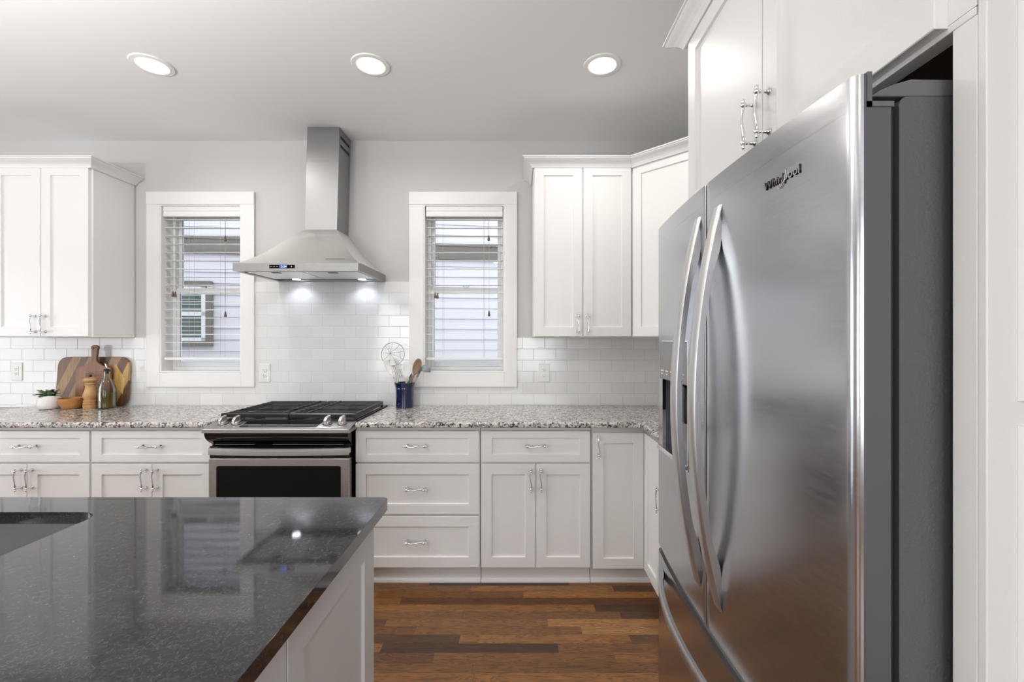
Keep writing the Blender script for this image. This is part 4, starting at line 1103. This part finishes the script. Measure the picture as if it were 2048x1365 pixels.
bm = BM(); tube(bm, [(0, 0, .255), (-.001, 0, .270), (-.006, -.001, .284), (-.012, -.002, .296)], [.005, .0045, .004, .003], 10); obj('spout', bm, chrome, sp_o, smooth='all')
# cutting boards leaning on the tiles
lean = math.radians(4.2)
t = thing('cutting_board', 'wide patchwork wood cutting board leaning against the tiles', 'cutting board', (-2.895, 2.996, CZ)); t.rotation_euler = (-lean, 0, 0)
bm = BM(); prism(bm, [(x, z) for x, z in rrect(-.243, .243, 0, .332, .062, 8)], 0, .018, 'Y'); obj('board', bm, patch_wood, t, bevel=.003, smooth=True)
bm = BM(); prism(bm, [(.145, .150), (.212, .080), (.222, .180), (.152, .285), (.138, .255)], -.0006, .0002, 'Y'); obj('pale_inlay', bm, pale_inlay, t)
t = thing('serving_board', 'reddish brown board with upright handle and engraved text, before the patchwork board', 'cutting board', (-2.862, 2.9705, CZ)); t.rotation_euler = (-math.radians(2.6), 0, math.radians(0))
bw = .116
hp = [(-bw+.01, 0), (bw-.01, 0), (bw, .012), (bw, .250), (bw-.012, .266)]
for i in range(9):
    s = i/8; hp.append((bw-.012-(bw-.012-.018)*s, .266+.040*(s**2.2)))
hp += [(.017, .330), (.020, .380), (.025, .400)]
for i in range(1, 8):
    a = PI*i/8; hp.append((.026*math.cos(a), .395+.018*math.sin(a)))
hp += [(-.025, .400), (-.020, .380), (-.017, .330)]
for i in range(9):
    s = 1-i/8; hp.append((-(bw-.012-(bw-.012-.018)*s), .266+.040*(s**2.2)))
hp += [(-bw, .250), (-bw, .012)]
hp = [(x, z) for i, (x, z) in enumerate(hp) if i == 0 or (abs(x-hp[i-1][0])+abs(z-hp[i-1][1])) > 1e-4]
bm = BM(); prism(bm, hp, 0, .015, 'Y'); sb = obj('board', bm, board_wood, t, bevel=.002, smooth=True)
bm = BM(); lathe(bm, [(.005, 0), (.005, .0006)], seg=14)
for v in bm.verts: v.co = Vector((v.co.x-.004, -v.co.z-.0001, v.co.y+.392))
obj('hanging_hole', bm, engraving, t)
bm = BM(); random.seed(5)
box(bm, -.035, .060, -.0006, -.0001, .232, .2338)
for i in range(17):
    z_ = .218-i*.0100; x = -.050-(i > 3)*.012
    end = .060 if i not in (5, 11) else .02
    while x < end:
        l_ = random.uniform(.004, .013); hgt = random.uniform(.0028, .0040)
        box(bm, x, min(x+l_, end), -.0006, -.0001, z_, z_+hgt*.95); x += l_+.0022
obj('engraved_lines', bm, engraving, t)

# ------------------------------------------------------------------ crock of utensils
KX, KY = -.762, 2.950
bm = BM(); lathe(bm, [(.054, 0), (.058, .003), (.058, .070), (.0595, .120), (.0605, .132), (.0600, .134), (.0625, .140), (.066, .155), (.069, .163), (.0690, .1655), (.065, .1655), (.060, .140), (.054, .120), (.053, .010), (.001, .008)], seg=48)
tag(obj('utensil_crock', bm, navy, None, smooth=True, loc=(KX, KY, CZ)), 'navy blue glazed crock holding cooking utensils by the right window', 'crock')
UG = 'cooking utensils in the navy crock'
def P(px, py, Y): return Vector(((px-1039)*Y/888, Y, 1.366+(679-py)*Y/888))
def oval_head(bm, c, ax, L, Wd, nrm, dish=.010, th=.0025, n=24, slots=0):
    """spoon bowl: oval disc, dished. c centre, ax long axis"""
    ax = ax.normalized(); nrm = (nrm-ax*nrm.dot(ax)).normalized(); sd = ax.cross(nrm)
    rings = []
    for side in (0, 1):
        for k in range(5):
            f = k/4; ring = []
            if k == 0: continue
            for i in range(n):
                a = 2*PI*i/n; p = c+ax*(math.cos(a)*L/2*f)+sd*(math.sin(a)*Wd/2*f*(1+.10*math.cos(a)))
                p = p+nrm*(-dish*(1-f*f))+nrm*(th*side)
                ring.append(bm.verts.new(p))
            rings.append(ring)
    def lk(a, b_):
        for i in range(n): j = (i+1) % n; bm.faces.new((a[i], a[j], b_[j], b_[i]))
    for q in range(3): lk(rings[q], rings[q+1]); lk(rings[4+q], rings[5+q])
    lk(rings[3], rings[7]); bm.faces.new(rings[0]); bm.faces.new(rings[4][::-1])
FRONT = Vector((0, -1, 0))
foot = lambda dx, dy, dz=.03: Vector((KX+dx, KY+dy, CZ+dz))
def utensil(name, label, cat='utensil'):
    return thing(name, label, cat, (KX, KY, CZ+.01), 0, UG)
def U_(bm):
    for v in bm.verts: v.co -= Vector((KX, KY, CZ+.01))
    return bm
# wire skimmer
t = utensil('wire_skimmer', 'round wire skimmer standing tallest in the navy crock')
c = P(785.7, 708.7, 2.955); bm = BM(); r_ = .0765; R_ = []
for i in range(40):
    a = 2*PI*i/40; R_.append(c+Vector((r_*math.cos(a), .012*math.sin(a), r_*math.sin(a))))
tube(bm, R_, .0023, 6, closed=True); obj('rim', U_(bm), wire, t, smooth='all')
bm = BM(); hub = c+Vector((-.018, -.004, .006))
for i in range(9):
    a = 2*PI*i/9+.25; e_ = c+Vector((r_*math.cos(a), .012*math.sin(a), r_*math.sin(a))); tube(bm, [hub, (hub+e_)/2+Vector((0, .010, 0)), e_], .0011, 5)
for rr_, nn_ in ((.012, 16), (.024, 20), (.036, 24), (.048, 28), (.060, 32)):
    ring = [c+(hub-c)*(1-rr_/r_)+Vector((rr_*math.cos(2*PI*i/nn_), .006, rr_*math.sin(2*PI*i/nn_))) for i in range(nn_)]
    tube(bm, ring, .00035, 4, closed=True)
obj('mesh', U_(bm), wire, t, smooth='all')
bm = BM()
for s in (-1, 1): tube(bm, [P(787, 731.5, 2.955)+Vector((s*.006, 0, 0)), P(793, 748, 2.955)+Vector((s*.006, 0, 0)), foot(-.02+s*.006, 0, .02)], .0016, 6)
tube(bm, [P(784, 733, 2.953), P(789.5, 733, 2.953)], .0016, 6)
obj('handle', U_(bm), wire, t, smooth='all')
# white spoon
t = utensil('nylon_spoon', 'white nylon spoon leaning left in the navy crock')
bm = BM(); oval_head(bm, P(776.5, 735, 2.925), P(771, 720, 2.925)-P(785, 751, 2.925), .116, .043, FRONT+Vector((.35, 0, 0))); obj('bowl', U_(bm), silicone_white, t, smooth='all')
bm = BM(); tube(bm, [P(783, 747, 2.925), P(789, 758, 2.928)], [.006, .006], 10); obj('neck', U_(bm), silicone_white, t, smooth='all')
bm = BM(); tube(bm, [P(788.5, 757.5, 2.928), P(794, 766, 2.93), foot(.0, -.005, .015)], [.0065, .0065, .006], 10); obj('handle', U_(bm), handle_wood, t, smooth='all')
# slotted turner
t = utensil('slotted_turner', 'white slotted nylon turner upright in the navy crock')
c = P(814, 741, 2.935); bm = BM()
hw_, hh_ = .0365, .052
outl = []
for i in range(13):
    a = PI*i/12; outl.append((c.x+hw_*math.cos(a), c.z+.020+.034*math.sin(a)))
outl += [(c.x-hw_*.92, c.z-.005), (c.x-hw_*.55, c.z-.035), (c.x-.008, c.z-.052), (c.x+.008, c.z-.052), (c.x+hw_*.55, c.z-.035), (c.x+hw_*.92, c.z-.005)]
A = [bm.verts.new((x, 2.933, z)) for x, z in outl]; Bv = [bm.verts.new((x, 2.9365, z)) for x, z in outl]
for i in range(len(outl)): j = (i+1) % len(outl); bm.faces.new((A[i], A[j], Bv[j], Bv[i]))
es = {0: [], 1: []}
for i in range(len(outl)):
    j = (i+1) % len(outl); es[0].append(bm.edges.get((A[i], A[j]))); es[1].append(bm.edges.get((Bv[i], Bv[j])))
for k in range(5):
    sx_ = c.x-.022+k*.011; zt_ = c.z+.040-.004*abs(k-2); q = [(sx_-.0022, c.z-.002), (sx_+.0022, c.z-.002), (sx_+.0022, zt_), (sx_-.0022, zt_)]
    a_ = [bm.verts.new((x, 2.933, z)) for x, z in q]; b_ = [bm.verts.new((x, 2.9365, z)) for x, z in q]
    for i in range(4):
        j = (i+1) % 4; bm.faces.new((a_[i], a_[j], b_[j], b_[i])); es[0].append(bm.edges.get((a_[i], a_[j]))); es[1].append(bm.edges.get((b_[i], b_[j])))
for k in (0, 1): bmesh.ops.triangle_fill(bm, edges=es[k], use_beauty=True)
obj('blade', U_(bm), silicone_white, t)
bm = BM(); tube(bm, [P(814, 753, 2.935), P(813, 766, 2.935), foot(.015, -.01, .015)], [.0055, .006, .006], 10); obj('handle', U_(bm), handle_wood, t, smooth='all')
# wooden spoon
t = utensil('wooden_spoon', 'dark wooden spoon leaning right in the navy crock')
bm = BM(); oval_head(bm, P(834, 734, 2.925), P(839, 716, 2.925)-P(827.5, 752, 2.925), .112, .056, FRONT+Vector((-.25, 0, 0)), .012, .004); obj('bowl', U_(bm), spoon_wood, t, smooth='all')
bm = BM(); tube(bm, [P(829.5, 747, 2.926), P(824, 760, 2.928), P(821.5, 767, 2.93), foot(.028, -.012, .015)], [.007, .006, .006, .006], 10); obj('handle', U_(bm), spoon_wood, t, smooth='all')
# grey ladle
t = utensil('ladle', 'grey blue nylon ladle hooked out over the right of the crock')
bm = BM(); c = P(850, 743, 2.960); tl = math.radians(10); rings = []
for i in range(7):
    th_ = PI/2*i/6.3; rr_ = .038*math.cos(th_); zz_ = .043*math.sin(th_)
    rings.append([bm.verts.new(c+Matrix.Rotation(tl, 3, 'Y') @ Vector((rr_*math.cos(2*PI*k/24), rr_*math.sin(2*PI*k/24), zz_))) for k in range(24)])
for a, b_ in zip(rings, rings[1:]):
    for i in range(24): j = (i+1) % 24; bm.faces.new((a[i], a[j], b_[j], b_[i]))
bm.faces.new(rings[-1])
o = obj('bowl', U_(bm), greyblue, t, smooth='all'); md = o.modifiers.new('s', 'SOLIDIFY'); md.thickness = .002
bm = BM(); tube(bm, [P(841, 740, 2.955), P(838, 747, 2.95), P(833, 757, 2.95)], [.007, .007, .006], 10); obj('neck', U_(bm), greyblue, t, smooth='all')
bm = BM(); tube(bm, [P(834, 754.5, 2.9502), P(826.0, 767, 2.95), foot(.038, .010, .085)], [.0072, .0066, .006], 10); obj('handle', U_(bm), handle_wood, t, smooth='all')
# green spatula
t = utensil('spatula', 'small dark green spatula in the middle of the navy crock')
bm = BM(); prism(bm, [(P(817, 0, 2.945).x, P(0, 764, 2.945).z), (P(823.5, 0, 2.945).x, P(0, 764, 2.945).z), (P(824.5, 0, 2.945).x, P(0, 750, 2.945).z), (P(821.5, 0, 2.945).x, P(0, 746, 2.945).z), (P(818, 0, 2.945).x, P(0, 748, 2.945).z)], 2.944, 2.950, 'Y')
obj('blade', U_(bm), green_dark, t, bevel=.0015)
bm = BM(); tube(bm, [P(820.5, 763, 2.947), foot(.018, .005, .015)], .005, 8); obj('handle', U_(bm), green_dark, t)
